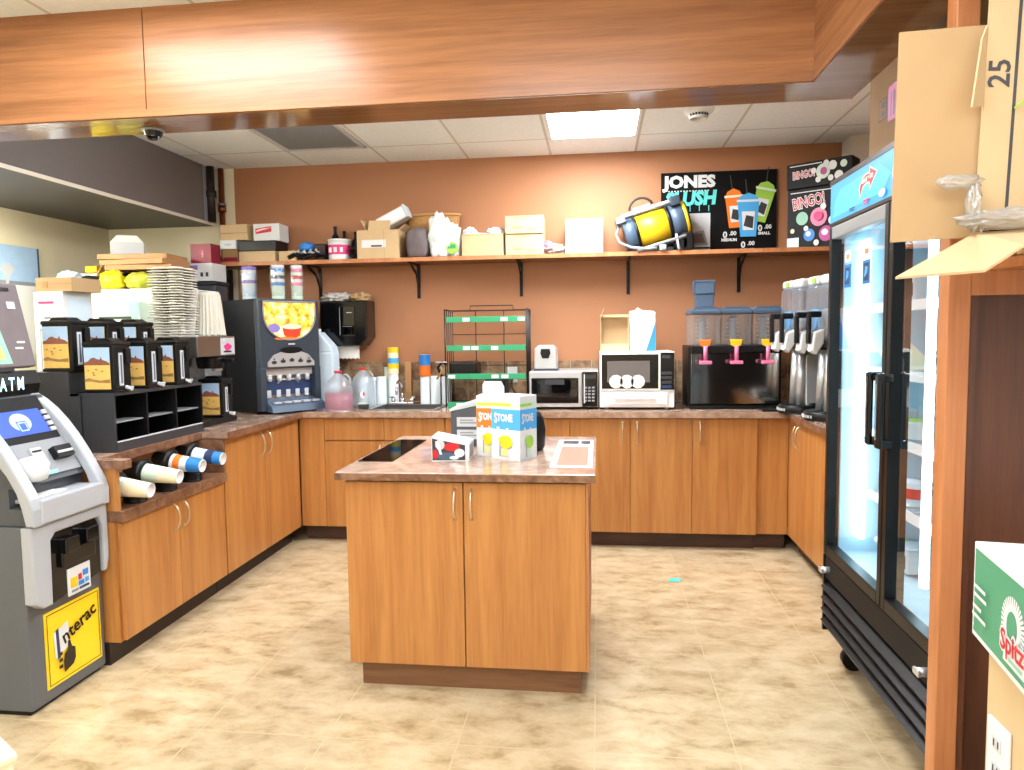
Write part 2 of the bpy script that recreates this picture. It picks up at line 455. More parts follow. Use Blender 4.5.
cabinet('blank wood corner panel set back beside the three door cabinet', (1.01, 4.69, 0), 0, .2, .56, [(0, .2, F0, F1, None, 'filler_panel')])
cabinet('wood base cabinet with paired bow handles under the slush machines', (1.21, 4.69, 0), -PI/2, 1.4, .63,
        [(0, .22, F0, F1, .19), (.22, .68, F0, F1, .25), (.68, 1.4, F0, F1, None)])
# staff-side run
cabinet('tall door wood base cabinet under the hot drink machine', (-2.06, 3.665, 0), PI/2, .985, 1.42,
        [(0, .485, F0, F1, .43), (.485, .985, F0, F1, .525)], toe='toe_black')
cb = thing('base_cabinet', 'wood base cabinet with open cup bay over two short doors, beside the cash machine', 'cabinet', (-2.06, 2.785, 0), PI/2, 'base cabinets of the counter')
w_ = .875
M('door_wood').box(0, w_, .021, 1.42, .105, .64).box(0, w_, .16, 1.42, .64, .877).done('body', cb)
M('toe_black').box(0, w_, .075, 1.42, 0, .105).done('toe_kick', cb)
front(cb, .012, .44, F0, .636, .40, hz=(.50, .62)); front(cb, .44, .868, F0, .636, .48, hz=(.50, .62))
M('worktop_edge').box(.0, w_, -.02, .16, .64, .69, bev=.004).done('cup_ledge', cb)
M('door_wood').box(0, .02, .0, .16, .69, .877).done('side_panel', cb)
M('worktop_edge').box(w_-.02, w_, -.012, .16, .691, .875).done('side_panel', cb)
# one continuous worktop round three sides
wt = M('worktop')
def slab(x0, x1, y0, y1, z0=.88, z1=CT): wt.box(x0, x1, y0, y1, z0, z1)
slab(-3.5, -2.175, 2.78, 3.66); slab(-2.175, -2.02, 2.78, 2.825); slab(-2.175, -2.02, 3.64, 3.66); slab(-3.5, -2.02, 3.66, 4.64)
SX0, SX1, SY0, SY1 = -1.58, -1.12, 4.76, 5.1
slab(-3.7, SX0, 4.64, 5.27); slab(SX1, 1.85, 4.64, 5.27); slab(SX0, SX1, 4.64, SY0); slab(SX0, SX1, SY1, 5.27)
slab(1.185, 1.85, 3.3, 4.64)
def edge(x0, x1, y0, y1): wt.box(x0, x1, y0, y1, .876, CT-.001, 'worktop_edge')
edge(-2.02, -2.014, 2.78, 2.825); edge(-2.175, -2.169, 2.825, 3.64); edge(-2.02, -2.014, 3.64, 4.64); wt.box(-2.02, 1.185, 4.634, 4.64, .876, CT-.001, 'worktop_edge_lit'); edge(1.179, 1.185, 3.3, 4.634); edge(-2.175, -2.014, 2.775, 2.78)
tag(wt.done('worktop', org=(-.5, 4.95, CT)), 'brown mottled laminate worktop running around three sides of the room', 'worktop')
sk = thing('sink', 'stainless steel sink set in the brown worktop', 'sink', (-1.42, 4.94, CT))
rim = M('steel')
for a in ((SX0-.02, SX1+.02, SY0-.02, SY0+.01), (SX0-.02, SX1+.02, SY1-.01, SY1+.02), (SX0-.02, SX0+.01, SY0, SY1), (SX1-.01, SX1+.02, SY0, SY1)): rim.box(*a, CT+.0005, CT+.006)
rim.done('rim', sk, True)
bs = M('steel').box(SX0+.002, SX1-.002, SY0+.002, SY1-.002, CT-.15, CT-.147)
for a in ((SX0+.002, SX1-.002, SY0+.002, SY0+.006), (SX0+.002, SX1-.002, SY1-.006, SY1-.002), (SX0+.002, SX0+.006, SY0, SY1), (SX1-.006, SX1-.002, SY0, SY1)): bs.box(*a, CT-.15, CT)
bs.cyl((-1.42, 4.94, CT-.147), (-1.42, 4.94, CT-.143), .04, m='black').done('basin', sk, True)
fc = M('chrome').box(-1.55, -1.37, 5.135, 5.18, CT+.001, CT+.018, bev=.006).cyl((-1.46, 5.158, CT+.015), (-1.46, 5.158, CT+.05), .02, .014)
fc.tube([(-1.46, 5.158, CT+.04), (-1.46, 5.155, CT+.11)]+arc((-1.46, 5.08, CT+.11), .075, 0, PI, 10, Y, Z)+[(-1.46, 5.005, CT+.085)], .009, 10)
ft = fc.done('faucet', sk, True)
M('chrome').cyl((-1.53, 5.158, CT+.018), (-1.53, 5.158, CT+.05), .016).box(-1.56, -1.525, 5.15, 5.166, CT+.05, CT+.058).done('tap_handle', ft, True)
M('chrome').cyl((-1.39, 5.158, CT+.018), (-1.39, 5.158, CT+.05), .016).box(-1.395, -1.36, 5.15, 5.166, CT+.05, CT+.058).done('tap_handle', ft, True)

# island
isl = thing('island_counter', 'free standing wood island cabinet with a brown stone look top', 'island', (-.52, 3.14, 0))
M('door_wood').box(-1.0, -.045, 2.70, 3.6, .115, .865).box(-.05, -.04, 2.682, 3.6, .115, .865, 'cubby_wood').done('body', isl, True)
M('island_toe').box(-.97, -.075, 2.74, 3.54, 0, .115).done('toe_kick', isl, True)
for x0, x1, hx in ((-1.0, -.527, -.558), (-.523, -.05, -.492)):
    d = M('door_wood').box(x0, x1-.001, 2.68, 2.699, .117, .858, bev=.0015, seg=1).done('door', isl, True)
    pts = [(hx, 2.68-.03*math.sin(PI*t/8), .712+.118*(.5-.5*math.cos(PI*t/8))) for t in range(9)]
    M('nickel').tube(pts, .0048, 8).done('handle', d, True)['label'] = 'pale nickel bow handle'
M('island_top').box(-1.03, -.013, 2.65, 3.63, .867, IT, bev=.003).box(-1.0, -.045, 2.672, 3.6, .862, .867, 'black').box(-1.031, -.012, 2.645, 2.651, .869, IT-.004, 'worktop_edge').done('top', isl, True)
tp = M('dark_glass').box(-1.015, -.865, 2.88, 3.48, IT, IT+.004)
tag(tp.done('glass_mat', org=(-.94, 3.18, IT)), 'dark glossy mat lying along the empty edge of the island top', 'mat')
mt = M('white').box(-.195, -.025, 2.79, 3.5, IT, IT+.003)
S = Sheet(mt, (-.195, 2.79, IT+.003), X, Y)
S.rect(.025, .15, .03, .5, 'mat_print').rect(.025, .1, .58, .68, 'stand_grey').rect(.112, .155, .58, .68, 'stand_grey')
tag(mt.done('counter_mat', org=(-.11, 3.14, IT)), 'white bordered mat with dark slots on the island top beside the straw boxes', 'mat')

# ------------------------------------------------------------------ wall shelf
ws = thing('wall_shelf', 'long brown wooden shelf on black brackets across the back wall', 'shelf', (-.46, 5.14, SH))
M('shelf_wood').box(-2.8, 1.858, 5.0, 5.283, SH-.028, SH).box(-2.8, 1.858, 4.994, 5.0, SH-.028, SH, 'cubby_wood').done('board', ws, True)
for bx in (-2.12, -1.345, -.565, .218, 1.0):
    z1 = SH-.028
    b = M('black').box(bx-.012, bx+.012, 5.275, 5.284, z1-.25, z1).box(bx-.012, bx+.012, 5.03, 5.284, z1-.008, z1)
    b.prism([(5.276, z1-.24), (5.276, z1-.19), (5.25, z1-.12), (5.19, z1-.05), (5.06, z1-.02), (5.04, z1-.008), (5.075, z1-.008), (5.21, z1-.075), (5.262, z1-.16)], 'x', bx-.006, bx+.006)
    b.done('bracket', ws, True)

# ------------------------------------------------------------------ lights and fittings overhead
def panel(label, x0, x1, y0, y1, m='panel_light', dp=0.):
    t = thing('ceiling_light', label, 'ceiling light', ((x0+x1)/2, (y0+y1)/2, H), 0, 'fluorescent ceiling panels')
    f = M('white')
    for a in ((x0, x1, y0, y0+.02), (x0, x1, y1-.02, y1), (x0, x0+.02, y0, y1), (x1-.02, x1, y0, y1)): f.box(*a, H-.012, H)
    f.done('frame', t, True)
    M(m).box(x0+.02, x1-.02, y0+.02, y1-.02, H-.006-dp, H-.002).done('diffuser', t, True)
TX = -2.168
panel('lit square ceiling light panel over the wire rack', TX+.61*3+.02, TX+.61*4-.01, 3.64, 4.84)
panel('lit ceiling panel out of view in front of the timber bulkhead above the cash machine', -2.1, -1.1, 1.75, 2.35, 'panel_beam', .0)
panel('lit ceiling panel out of view in front of the timber bulkhead above the island', -.6, .4, .9, 1.5, 'panel_front', .06)
panel('lit ceiling panel out of view over the customer floor on the cash machine side', -2.2, -1.0, -.6, 0, 'panel_front', .08)
panel('lit ceiling panel out of view high over the photographer', -.6, .6, -.6, 0, 'panel_front', .08)
panel('lit ceiling panel out of view near the store wall on the cash machine side', -2.2, -1.0, -2.3, -1.7, 'panel_front', .08)
panel('lit ceiling panel out of view near the store wall behind the photographer', -.6, .6, -2.3, -1.7, 'panel_front', .08)
panel('lit ceiling panel out of view on the checkout side of the timber bulkhead', 1.4, 2.6, -.9, -.3, 'panel_front', .08)
panel('added unseen fill light panel behind the timber bulkhead over the coffee servers', -2.3, -1.2, 3.05, 3.6, 'panel_fill', .1)  # unseen panel, added to brighten the inner area and its ceiling
sl_ = thing('staff_light', 'lit strip fixture under the low grey bulkhead on the staff side, out of view', 'ceiling light', (-3.6, 3.3, 2.298), 0, 'fluorescent ceiling panels')
M('white').box(-3.76, -3.44, 2.95, 3.72, 2.275, 2.298).done('frame', sl_, True)
M('panel_staff').box(-3.74, -3.46, 2.97, 3.70, 2.25, 2.275).done('diffuser', sl_, True)
vt = thing('air_vent', 'grey return air grille tile in the white ceiling', 'vent', (TX+.305, 4.24, H))
f = M('light_grey')
for a in ((TX+.02, TX+.59, 3.65, 3.68), (TX+.02, TX+.59, 4.8, 4.83), (TX+.02, TX+.05, 3.65, 4.83), (TX+.56, TX+.59, 3.65, 4.83)): f.box(*a, H-.012, H)
f.done('frame', vt, True)
f = M('bulkhead_grey').box(TX+.05, TX+.56, 3.68, 4.8, H-.004, H-.001)
for i in range(56): f.box(TX+.05, TX+.56, 3.685+i*.02, 3.693+i*.02, H-.009, H-.004, 'mid_grey')
f.done('grille', vt, True)
sd = thing('ceiling_speaker', 'round white ceiling fixture with dark slots beside the lit panel', 'ceiling fixture', (.592, 4.38, H))
M('white').lathe([(0, -.055), (.05, -.052), (.062, -.03), (.085, -.012), (.09, 0)], n=28).done('dome', sd)
g = M('stand_grey')
for i in range(7): g.box(-.012+.0, .012, -.004, .004, -.052, -.044) if 0 else g.box(.058*math.cos(i*.3+3.75)-.006, .058*math.cos(i*.3+3.75)+.006, .058*math.sin(i*.3+3.75)-.006, .058*math.sin(i*.3+3.75)+.006, -.04, -.028)
g.done('slots', sd)
dm = thing('ceiling_camera', 'small black camera dome under the timber bulkhead', 'camera', (-1.851, 2.845, BZ-.004))
M('black_gloss').lathe([(0, -.045), (.02, -.04), (.034, -.022), (.038, -.008)], n=24).done('dome', dm)
M('mid_grey').lathe([(.038, -.008), (.046, -.006), (.046, 0), (0, 0)], n=24).done('base_ring', dm)
# pipes in the corner
pp = thing('copper_pipe', 'copper pipe running down the cream wall corner past the shelf end', 'pipe', (-2.87, 5.24, 0))
q = M('copper').cyl((-2.885, 5.262, .917), (-2.885, 5.262, H), .022, n=12); q.cyl((-2.885, 5.262, 2.40), (-2.885, 5.262, 2.44), .03, n=12)
q.cyl((-2.885, 5.262, 2.02), (-2.885, 5.262, 2.06), .03, n=12).done('pipe', pp, True)
q = M('steel').cyl((-2.885, 5.262, 2.445), (-2.885, 5.262, 2.465), .034, n=12).done('coupling', pp, True)
tag(M('pipe_dark').cyl((-2.835, 5.255, .917), (-2.835, 5.255, 1.955), .018, n=12).done('drain_pipe', org=(-2.835, 5.255, .917)), 'thin dark pipe below the shelf end beside the copper pipe', 'pipe')
tag(M('pipe_dark').cyl((-2.93, 5.19, 2.312), (-2.93, 5.19, H), .03, n=12).cyl((-2.93, 5.19, 2.5), (-2.93, 5.19, 2.55), .04, n=12).done('riser_pipe', org=(-2.93, 5.2, 2.31)), 'short dark pipe rising to the ceiling beside the grey bulkhead', 'pipe')

# ------------------------------------------------------------------ cash machine
atm = thing('atm', 'grey cash machine with yellow sign panel standing at the end of the counter', 'cash machine', (-2.44, 2.56, 0))
A0, A1 = 2.36, 2.765
M('black').box(-2.73, -2.16, A0+.01, A1-.01, 0, .02).done('base_plinth', atm, True)
M('atm_grey').box(-2.75, -2.14, A0, A1, .018, .733, bev=.006).done('cabinet', atm, True)
fx = lambda z: -2.165-.594*(z-.87)
up_ = Vector((-.594, 0, 1)).normalized(); fn_ = Vector((1, 0, .594)).normalized()
M('dark_grey').prism([(-2.75, .736), (-2.13, .736), (-2.13, .80), (fx(.87)-.03, .80), (fx(.87)-.03, .875), (fx(.87), .875), (fx(1.2), 1.2), (fx(1.2)-.03, 1.205), (-2.75, 1.205)], 'y', A0+.012, A1-.012).done('head', atm, True)
outer = [(-2.43, 1.222), (-2.39, 1.210), (-2.345, 1.183), (-2.30, 1.146), (-2.255, 1.098), (-2.21, 1.04), (-2.168, .975), (-2.125, .90), (-2.092, .84), (-2.082, .80), (-2.084, .736)]
inner = [(-2.118, .736), (-2.132, .80), (-2.15, .862), (-2.185, .925), (-2.235, .99), (-2.30, 1.07), (-2.37, 1.14), (-2.48, 1.222)]
sh = M('atm_shell')
for y0, y1 in ((A0-.006, A0+.045), (A1-.045, A1+.006)): sh.prism(outer+inner, 'y', y0, y1, bev=.007)
sh.box(-2.13, -2.078, A0+.03, A1-.03, .737, .832, bev=.008)
sh.box(-2.20, -2.10, A0+.04, A1-.04, .815, .828)
sh.done('shell', atm, True)
ap = M('atm_shell')
ap.prism([(A0-.004, .733), (A1+.004, .733), (A1+.004, .50), (A1-.012, .448), (A1-.03, .445), (A1-.03, .64), (A1-.05, .685), (A0+.115, .685), (A0+.09, .66), (A0+.085, .41), (A0+.04, .41), (A0-.004, .44)], 'x', -2.145, -2.098, bev=.008)
ap.done('apron', atm, True)
bay = M('black_gloss').prism([(A0+.088, .405), (A1-.035, .445), (A1-.032, .64), (A1-.055, .683), (A0+.12, .683), (A0+.092, .655)], 'x', -2.142, -2.112, bev=.004)
bay.box(-2.115, -2.075, A0+.14, A0+.215, .59, .65, bev=.006).box(-2.115, -2.075, A0+.255, A0+.325, .605, .662, bev=.006).box(-2.115, -2.095, A0+.14, A0+.325, .535, .60, bev=.006)
bay.done('dispenser_bay', atm, True)
st = M('white').box(-2.112, -2.108, A0+.175, A0+.30, .405, .515)
S = Sheet(st, (-2.108, A0+.175, .405), Y, Z)
S.rect(.012, .05, .03, .07, 'yellow').rect(.055, .075, .05, .075, 'red').rect(.08, .112, .06, .085, 'blue').rect(.055, .085, .028, .046, 'blue').rect(.09, .112, .03, .05, 'sky_blue').rect(.055, .112, .012, .022, 'navy').rect(.012, .05, .012, .022, 'mid_grey')
st.done('card_sticker', atm, True)['label'] = 'white sticker with coloured card marks'
ys = M('bright_yellow').box(-2.141, -2.137, A0+.075, A1-.025, .065, .37)
S = Sheet(ys, (-2.137, A0+.075, .065), Y, Z); W_, H_ = .305, .305
for a in ((.010, W_-.010, .010, .013), (.010, W_-.010, H_-.013, H_-.010), (.010, .013, .010, H_-.010), (W_-.013, W_-.010, .010, H_-.010)): S.rect(*a, 'black')
S.poly([(.043, .105), (.12, .135), (.118, .237), (.040, .212)], 'white').poly([(.055, .100), (.070, .106), (.065, .226), (.050, .221)], 'navy')
S.text('nterac', .078, .178, .203, 'black', wt=.0018, sx=1.0, rot=.33)
S.poly([(.085, .035), (.135, .05), (.148, .07), (.148, .115), (.13, .125), (.122, .155), (.110, .155), (.108, .12), (.09, .11), (.082, .08)], 'toe_black')
for k in range(3): S.rect(.058, .076, .06+.026*k, .074+.026*k, 'toe_black')
ys.done('sign_panel', atm, True)['label'] = 'square yellow sign reading Interac with a dark hand'
# tilted fascia
def fpt(s_, y, o=0.): return Vector((fx(.875), 0, .875))+up_*s_+fn_*o+Vector((0, y, 0))
def slab_on(mb, s0, s1, y0, y1, t, m, o0=0.):
    c = [fpt(a, b, o) for a in (s0, s1) for b in (y0, y1) for o in (o0, t)]
    vs = [mb.v(p) for p in c]
    for q in ((0, 1, 3, 2), (4, 6, 7, 5), (0, 4, 5, 1), (2, 3, 7, 6), (0, 2, 6, 4), (1, 5, 7, 3)): mb.face([vs[i] for i in q], m)
    return mb
slab_on(M(), .175, .375, A0+.05, A1-.05, .006, 'black_matte').done('screen_bezel', atm, True)
sc = slab_on(M(), .205, .315, A0+.06, A1-.085, .008, 'screen_blue', .006)
S = Sheet(sc, fpt(.205, A0+.06, .008), Y, up_)
S.ell(.14, .058, .05, .04, 'screen_light').rect(.115, .165, .012, .062, 'screen_blue').rect(.12, .16, .017, .057, 'screen_light').rect(.125, .155, .022, .052, 'screen_blue')
sc.done('screen', atm, True)['label'] = 'blue lit screen'
kb = M('light_grey')
for k in range(4): slab_on(kb, .205+.027*k, .222+.027*k, A1-.08, A1-.055, .014, 'light_grey', .006)
kb.done('side_keys', atm, True)
fp = slab_on(M(), .02, .17, A0+.045, A1-.045, .012, 'mid_grey')
fp.done('fascia', atm, True)
cr_ = slab_on(M(), .075, .125, A0+.245, A0+.335, .04, 'black', .012); slab_on(cr_, .09, .10, A0+.25, A0+.33, .045, 'light_grey', .04)
cr_.done('card_reader', atm, True)
rp = slab_on(M(), .06, .14, A0+.15, A0+.205, .022, 'silver', .012); slab_on(rp, .12, .128, A0+.155, A0+.2, .025, 'black', .022); rp.done('receipt_slot', atm, True)
M('white').blob(fpt(.05, A0+.10, .035), (.045, .05, .05), .03, 2, 3, sub=3, box=.5).done('pin_shield', atm, True)['label'] = 'white rounded shield'
slab_on(M(), .022, .034, A0+.16, A0+.23, .016, 'blue_led', .012).done('slot_light', atm, True)
M('paper').prism([(-2.19, .83), (-2.125, .831), (-2.125, .834), (-2.19, .833)], 'y', A0+.07, A0+.22).done('receipt', atm, True)
ts = M('black').prism([(-2.52, 1.205), (-2.385, 1.205), (-2.372, 1.25), (-2.39, 1.305), (-2.52, 1.305)], 'y', A0-.02, A1+.005, bev=.008)
ts.text('A T M', .075, (-2.3715, 2.617, 1.252), Y, Z, 'lit_letter', wt=.001, sx=.62)
ts.done('top_sign', atm, True)['label'] = 'black top sign with lit letters ATM'
ad = thing('advert_display', 'tilted brown framed advertising board behind the cash machine sign', 'advert board', (-2.378, 2.54, 1.306))
M('stand_grey').box(-.06, .0, -.1, .1, 0, .02).done('foot', ad)
fr = M('bag_grey', rot_m((0, 0, .0), 0, 0, -.21)); fr.box(-.03, .01, -.26, .21, .015, .37, bev=.006)
S = Sheet(fr, fr.T @ Vector((0, 0, 0)), Y, Z)
fr.poly([(.0112, -.25, .03), (.0112, .09, .03), (.0112, .05, .27), (.0112, -.25, .30)], 'teal_green'); fr.poly([(.0118, -.25, .05), (.0118, .06, .05), (.0118, .03, .18), (.0118, -.25, .16)], 'field_print')
fr.box(.011, .013, .12, .16, .09, .098, 'white').box(.011, .013, .135, .175, .115, .123, 'white').box(.011, .0125, .08, .16, .335, .35, 'black').box(.011, .014, .13, .17, .26, .29, 'light_grey')
fr.done('board', ad)
# ------------------------------------------------------------------ coffee servers on their stepped stand
sdn = thing('dispenser_stand', 'black stepped stand holding two rows of coffee servers', 'coffee stand', (-2.37, 3.32, CT))
Y0, Y1 = 2.955, 3.68; ZR, ZF = 1.286, 1.188
M('stand_grey').box(-2.60, -2.395, Y0, Y1, CT, ZR, bev=.003).box(-2.395, -2.345, Y0, Y1, CT, ZF, bev=.002).box(-2.345, -2.335, Y0+.01, Y1, CT+.01, ZF-.015, 'black').done('rear_block', sdn, True)
M('stand_grey').box(-2.395, -2.18, Y0, Y1, ZF-.014, ZF).box(-2.395, -2.18, Y0+.012, Y1-.012, ZF-.016, ZF-.014, 'black').done('top_plate', sdn, True)
ys_ = (Y0, Y0+.235, Y0+.475, Y1-.012)
for y in ys_: M('stand_grey' if y == Y0 else 'black').box(-2.335, -2.18, y, y+.012, CT, ZF-.012).done('divider', sdn, True)
M('black').box(-2.335, -2.18, Y0+.012, Y1-.012, CT, CT+.012).box(-2.19, -2.176, Y0+.012, Y1-.012, CT, CT+.045, 'stand_grey').box(-2.186, -2.174, Y0+.012, Y1-.012, CT+.045, CT+.05, 'light_grey').done('drip_tray', sdn, True)
for i in range(3): M('mid_grey').box(-2.30, -2.20, ys_[i]+.012, ys_[i+1], 1.045, 1.051).done('cup_bar', sdn, True)
def server():
    t = thing('coffee_server', 'front coffee server at the near end of the stepped stand', 'coffee server', (0, 0, 0), 0, 'black coffee servers with landscape panels')
    M('black').box(-.15, -.012, 0, .115, 0, .215, bev=.004).box(-.155, .0, -.004, .119, .0, .012, bev=.003).box(-.03, -.0, 0, .115, .012, .215, bev=.006).done('body', t)
    M('black').box(-.155, .004, -.004, .119, .212, .232, bev=.007).prism([(-.13, .232), (-.02, .232), (-.045, .248), (-.11, .248)], 'y', .02, .095).done('lid', t)
    p = M('field_print').box(-.145, -.02, -.003, .0, .016, .206)
    S = Sheet(p, (-.145, -.003, .016), X, Z)
    S.rect(0, .125, .11, .19, 'sky_print').poly([(0, .11), (0, .122), (.02, .128), (.035, .142), (.05, .145), (.062, .138), (.078, .135), (.084, .148), (.09, .134), (.11, .128), (.125, .118), (.125, .11)], 'hill_print')
    S.poly([(0, .045), (.02, .052), (.05, .044), (.08, .04), (.125, .046), (.125, .028), (.07, .03), (.03, .036), (0, .034)], 'brush_print')
    for a, b_ in ((.02, .085), (.045, .075), (.06, .09), (.09, .082), (.05, .065)): S.ell(a, b_, .006, .004, 'brush_print', 8)
    p.done('picture_panel', t)['label'] = 'printed panel of a golden field under blue sky'
    g = M('light_grey').box(-.0, .004, .03, .055, .03, .18).box(.004, .0045, .037, .048, .04, .17, 'blue_grey'); g.done('gauge', t)
    l = M('light_grey').cyl((-.005, .075, .022), (.03, .075, .012), .009, n=10).box(.005, .035, .068, .082, .018, .026, bev=.002); l.done('spout', t)
    h = M('black').box(.0, .016, .07, .1, .13, .2, bev=.004); h.done('lever', t)
    return t
sv = server(); sv.location = (-2.175, Y0+.012, ZF+.001)
sp = [(-2.175, Y0+.255, ZF, 'front coffee server in the middle of the stepped stand'), (-2.175, Y0+.495, ZF, 'front coffee server at the brewer end of the stepped stand'),
      (-2.375, Y0+.012, ZR, 'rear raised coffee server with its whole landscape panel showing'), (-2.375, Y0+.255, ZR, 'rear raised coffee server in the middle of the back row'), (-2.375, Y0+.495, ZR, 'rear raised coffee server at the brewer end of the back row')]
for x, y, z, l in sp: dup(sv, (x, y, z+.001), 0, l)
# ------------------------------------------------------------------ brewer
br = thing('coffee_brewer', 'stainless steel coffee brewer with black base beside the coffee servers', 'coffee brewer', (-2.5, 3.98, CT))
B0, B1 = 3.76, 4.18
M('black').box(-2.78, -2.25, B0, B1, CT, CT+.035, bev=.004).done('base', br, True)
M('steel').box(-2.78, -2.45, B0, B1, CT+.035, 1.44, bev=.003).box(-2.45, -2.43, B0+.03, B0+.20, CT+.04, 1.3, 'mirror_steel').done('tank', br, True)
M('steel').box(-2.45, -2.245, B0-.0, B1, 1.322, 1.44, bev=.004).done('brew_head', br, True)
lb = M('light_grey').box(-2.246, -2.243, B0+.25, B1-.01, 1.33, 1.43)
S = Sheet(lb, (-2.243, B0+.25, 1.33), Y, Z); S.poly([(.03, .05), (.08, .07), (.13, .05), (.11, .03), (.06, .02)], 'hot_pink').rect(.03, .12, .012, .022, 'black').rect(.02, .05, .08, .09, 'white')
lb.done('badge', br, True)
bk = M('black').lathe([(.075, 0), (.085, .05), (.085, .075), (0, .075)], (-2.34, B0+.30, 1.247), 20); bk.box(-2.27, -2.19, B0+.285, B0+.315, 1.28, 1.305, bev=.004).done('filter_basket', br, True)
M('light_grey').cyl((-2.30, B0+.30, 1.232), (-2.30, B0+.30, 1.248), .03, n=16).done('basket_ring', br, True)
dup(sv, (-2.245, B0+.25, CT+.037), 0, 'coffee server standing under the brew head of the steel brewer')
# ------------------------------------------------------------------ hot drink machine with the lit picture
ca = math.atan2(.371, .266)
hd = thing('hot_drink_machine', 'tall dark hot drink machine with a lit cup picture in the counter corner', 'drink machine', (-2.22, 4.45, CT), ca)
w0 = .456
bd = M('black').box(.0, w0, .06, .50, 0, .772, bev=.006)
bd.done('body', hd)
fr = M('dark_blue_grey')
fr.box(0, w0, .0, .062, .30, .772, bev=.012).box(0, .045, 0, .062, .02, .31, bev=.004).box(w0-.045, w0, 0, .062, .02, .31, bev=.004).done('front_door', hd)
N = 24
crv = [(w0/2+.195*math.cos(PI+PI*i/N), .70-.205*abs(math.sin(PI+PI*i/N))**.8) for i in range(N+1)]
pic = [(w0/2-.195, .752)]+crv+[(w0/2+.195, .752)]
gl = M('drink_glow')
gl.poly([(a, -.0035, b_) for a, b_ in pic], 'drink_glow')
S = Sheet(gl, (0, -.0035, 0), X, Z)
S.poly([(w0/2-.06, .58), (w0/2+.085, .58), (w0/2+.075, .525), (w0/2+.03, .505), (w0/2-.02, .508), (w0/2-.05, .53)], 'red_cup').ell(w0/2+.012, .585, .075, .018, 'cream').ell(w0/2-.12, .575, .045, .03, 'lilac').ell(w0/2-.03, .505, .09, .012, 'orange')
rim_ = [(a, -.006, b_) for a, b_ in pic]
gl.tube(rim_, .006, 8, 'mid_grey', closed=True)
gl.done('lit_picture', hd)['label'] = 'glowing picture of a red cup'
pn = M('silver'); pts = [(w0/2-.175, .315), (w0/2+.175, .315), (w0/2+.175, .345), (w0/2+.13, .395), (w0/2+.06, .42), (w0/2-.06, .42), (w0/2-.13, .395), (w0/2-.175, .345)]
pn.prism(pts, 'y', -.008, .0)
S = Sheet(pn, (0, -.008, 0), X, Z)
S.ell(w0/2, .425, .085, .022, 'black')
for k in range(5): S.ell(w0/2-.13+.065*k, .345+.012*(1-abs(k-2)/2), .02, .012, 'stand_grey', 12).rect(w0/2-.135+.065*k, w0/2-.125+.065*k, .362, .372, 'black')
S.rect(w0/2-.025, w0/2+.025, .462, .472, 'light_grey')
pn.done('button_panel', hd)
nz = M('silver').box(.05, w0-.05, .058, .062, .10, .30, 'steel').box(.05, w0-.05, .03, .058, .255, .30).box(.045, w0-.045, .055, .058, .12, .22, 'navy')
for k in range(5): nz.cyl((.085+.0715*k, .04, .215), (.085+.0715*k, .04, .258), .014, .018, 12, 'light_grey'); nz.box(.07+.0715*k, .10+.0715*k, .05, .054, .105, .155, 'light_grey')
nz.tube([(.15, .052, .20), (.18, .05, .225), (.28, .05, .225), (.31, .052, .20)], .006, 6, 'light_grey').done('nozzles', hd)
dt = M('blue_grey').prism([(-.075, .012), (.06, .012), (.06, .10), (.01, .085), (-.06, .055)], 'x', .04, w0-.005, bev=.006)
for k in range(5): dt.box(.075+.0715*k, .125+.0715*k, -.045, .0, .068, .08, 'light_grey')
dt.done('drip_tray', hd)
# ------------------------------------------------------------------ cups in the bay
def cup_unit(mats, ln):
    t = thing('cup_dispenser', 'cup', 'cup dispenser', (0, 0, 0), 0, 'angled cup dispensers in the open bay')
    ax = Vector((1, 0, -.10)).normalized()
    M('black').lathe([(.046, 0), (.066, 0), (.066, .018), (.058, .024), (.05, .03), (.046, .02), (.046, 0)], (0, 0, 0), 24, axis=ax).lathe([(.046, .0), (.046, -.10), (0, -.10)], (0, 0, 0), 20, axis=ax).done('collar', t)
    c = M(mats[0]); L = ln; k = len(mats)
    for i, m_ in enumerate(mats):
        a, b_ = i/k, (i+1)/k
        c.lathe([(.046-.014*a, .01+L*a), (.046-.014*b_, .01+L*b_)], (0, 0, 0), 22, m_, axis=ax)
    c.lathe([(.032, .01+L), (.032, .015+L), (.029, .015+L), (.029, .006+L), (0, .006+L)], (0, 0, 0), 22, 'white', axis=ax)
    c.done('cup', t)
    return t
cs = [(2.90, .775, ['pale_green', 'cream', 'cream'], .16, 'cup dispenser with pale green cups half hidden by the bay end'), (3.09, .80, ['pale_green', 'pale_green', 'cream', 'cream'], .18, 'cup dispenser with a long pale green and cream cup'),
      (3.305, .81, ['white', 'orange', 'white', 'blue', 'blue'], .17, 'cup dispenser with a white and blue cup marked orange'), (3.50, .811, ['white', 'pale_blue', 'navy', 'blue'], .17, 'cup dispenser with a blue banded cup by the dark bay wall')]
for y, z, ms_, L, l in cs:
    t = cup_unit(ms_, L); t.location = (-2.155, y, z); t['label'] = l
def lidstack(h):
    m_ = M('black')
    n = int(h/.009)
    for i in range(n): m_.lathe([(.044, i*.009), (.05, i*.009+.001), (.05, i*.009+.006), (.046, i*.009+.0088)], (0, 0, 0), 20)
    m_.lathe([(.046, n*.009), (0, n*.009+.002)], (0, 0, 0), 20)
    return m_
for y, h, l in ((2.965, .072, 'stack of black cup lids under the pale green cups'), (3.20, .072, 'stack of black cup lids in the middle of the open bay'), (3.425, .072, 'stack of black cup lids under the blue cups'),):
    o = lidstack(h).done('lid_sleeve'); o.location = (-2.105, y, .691); tag(o, l, 'cup lids', 'black lid stacks in the open bay')
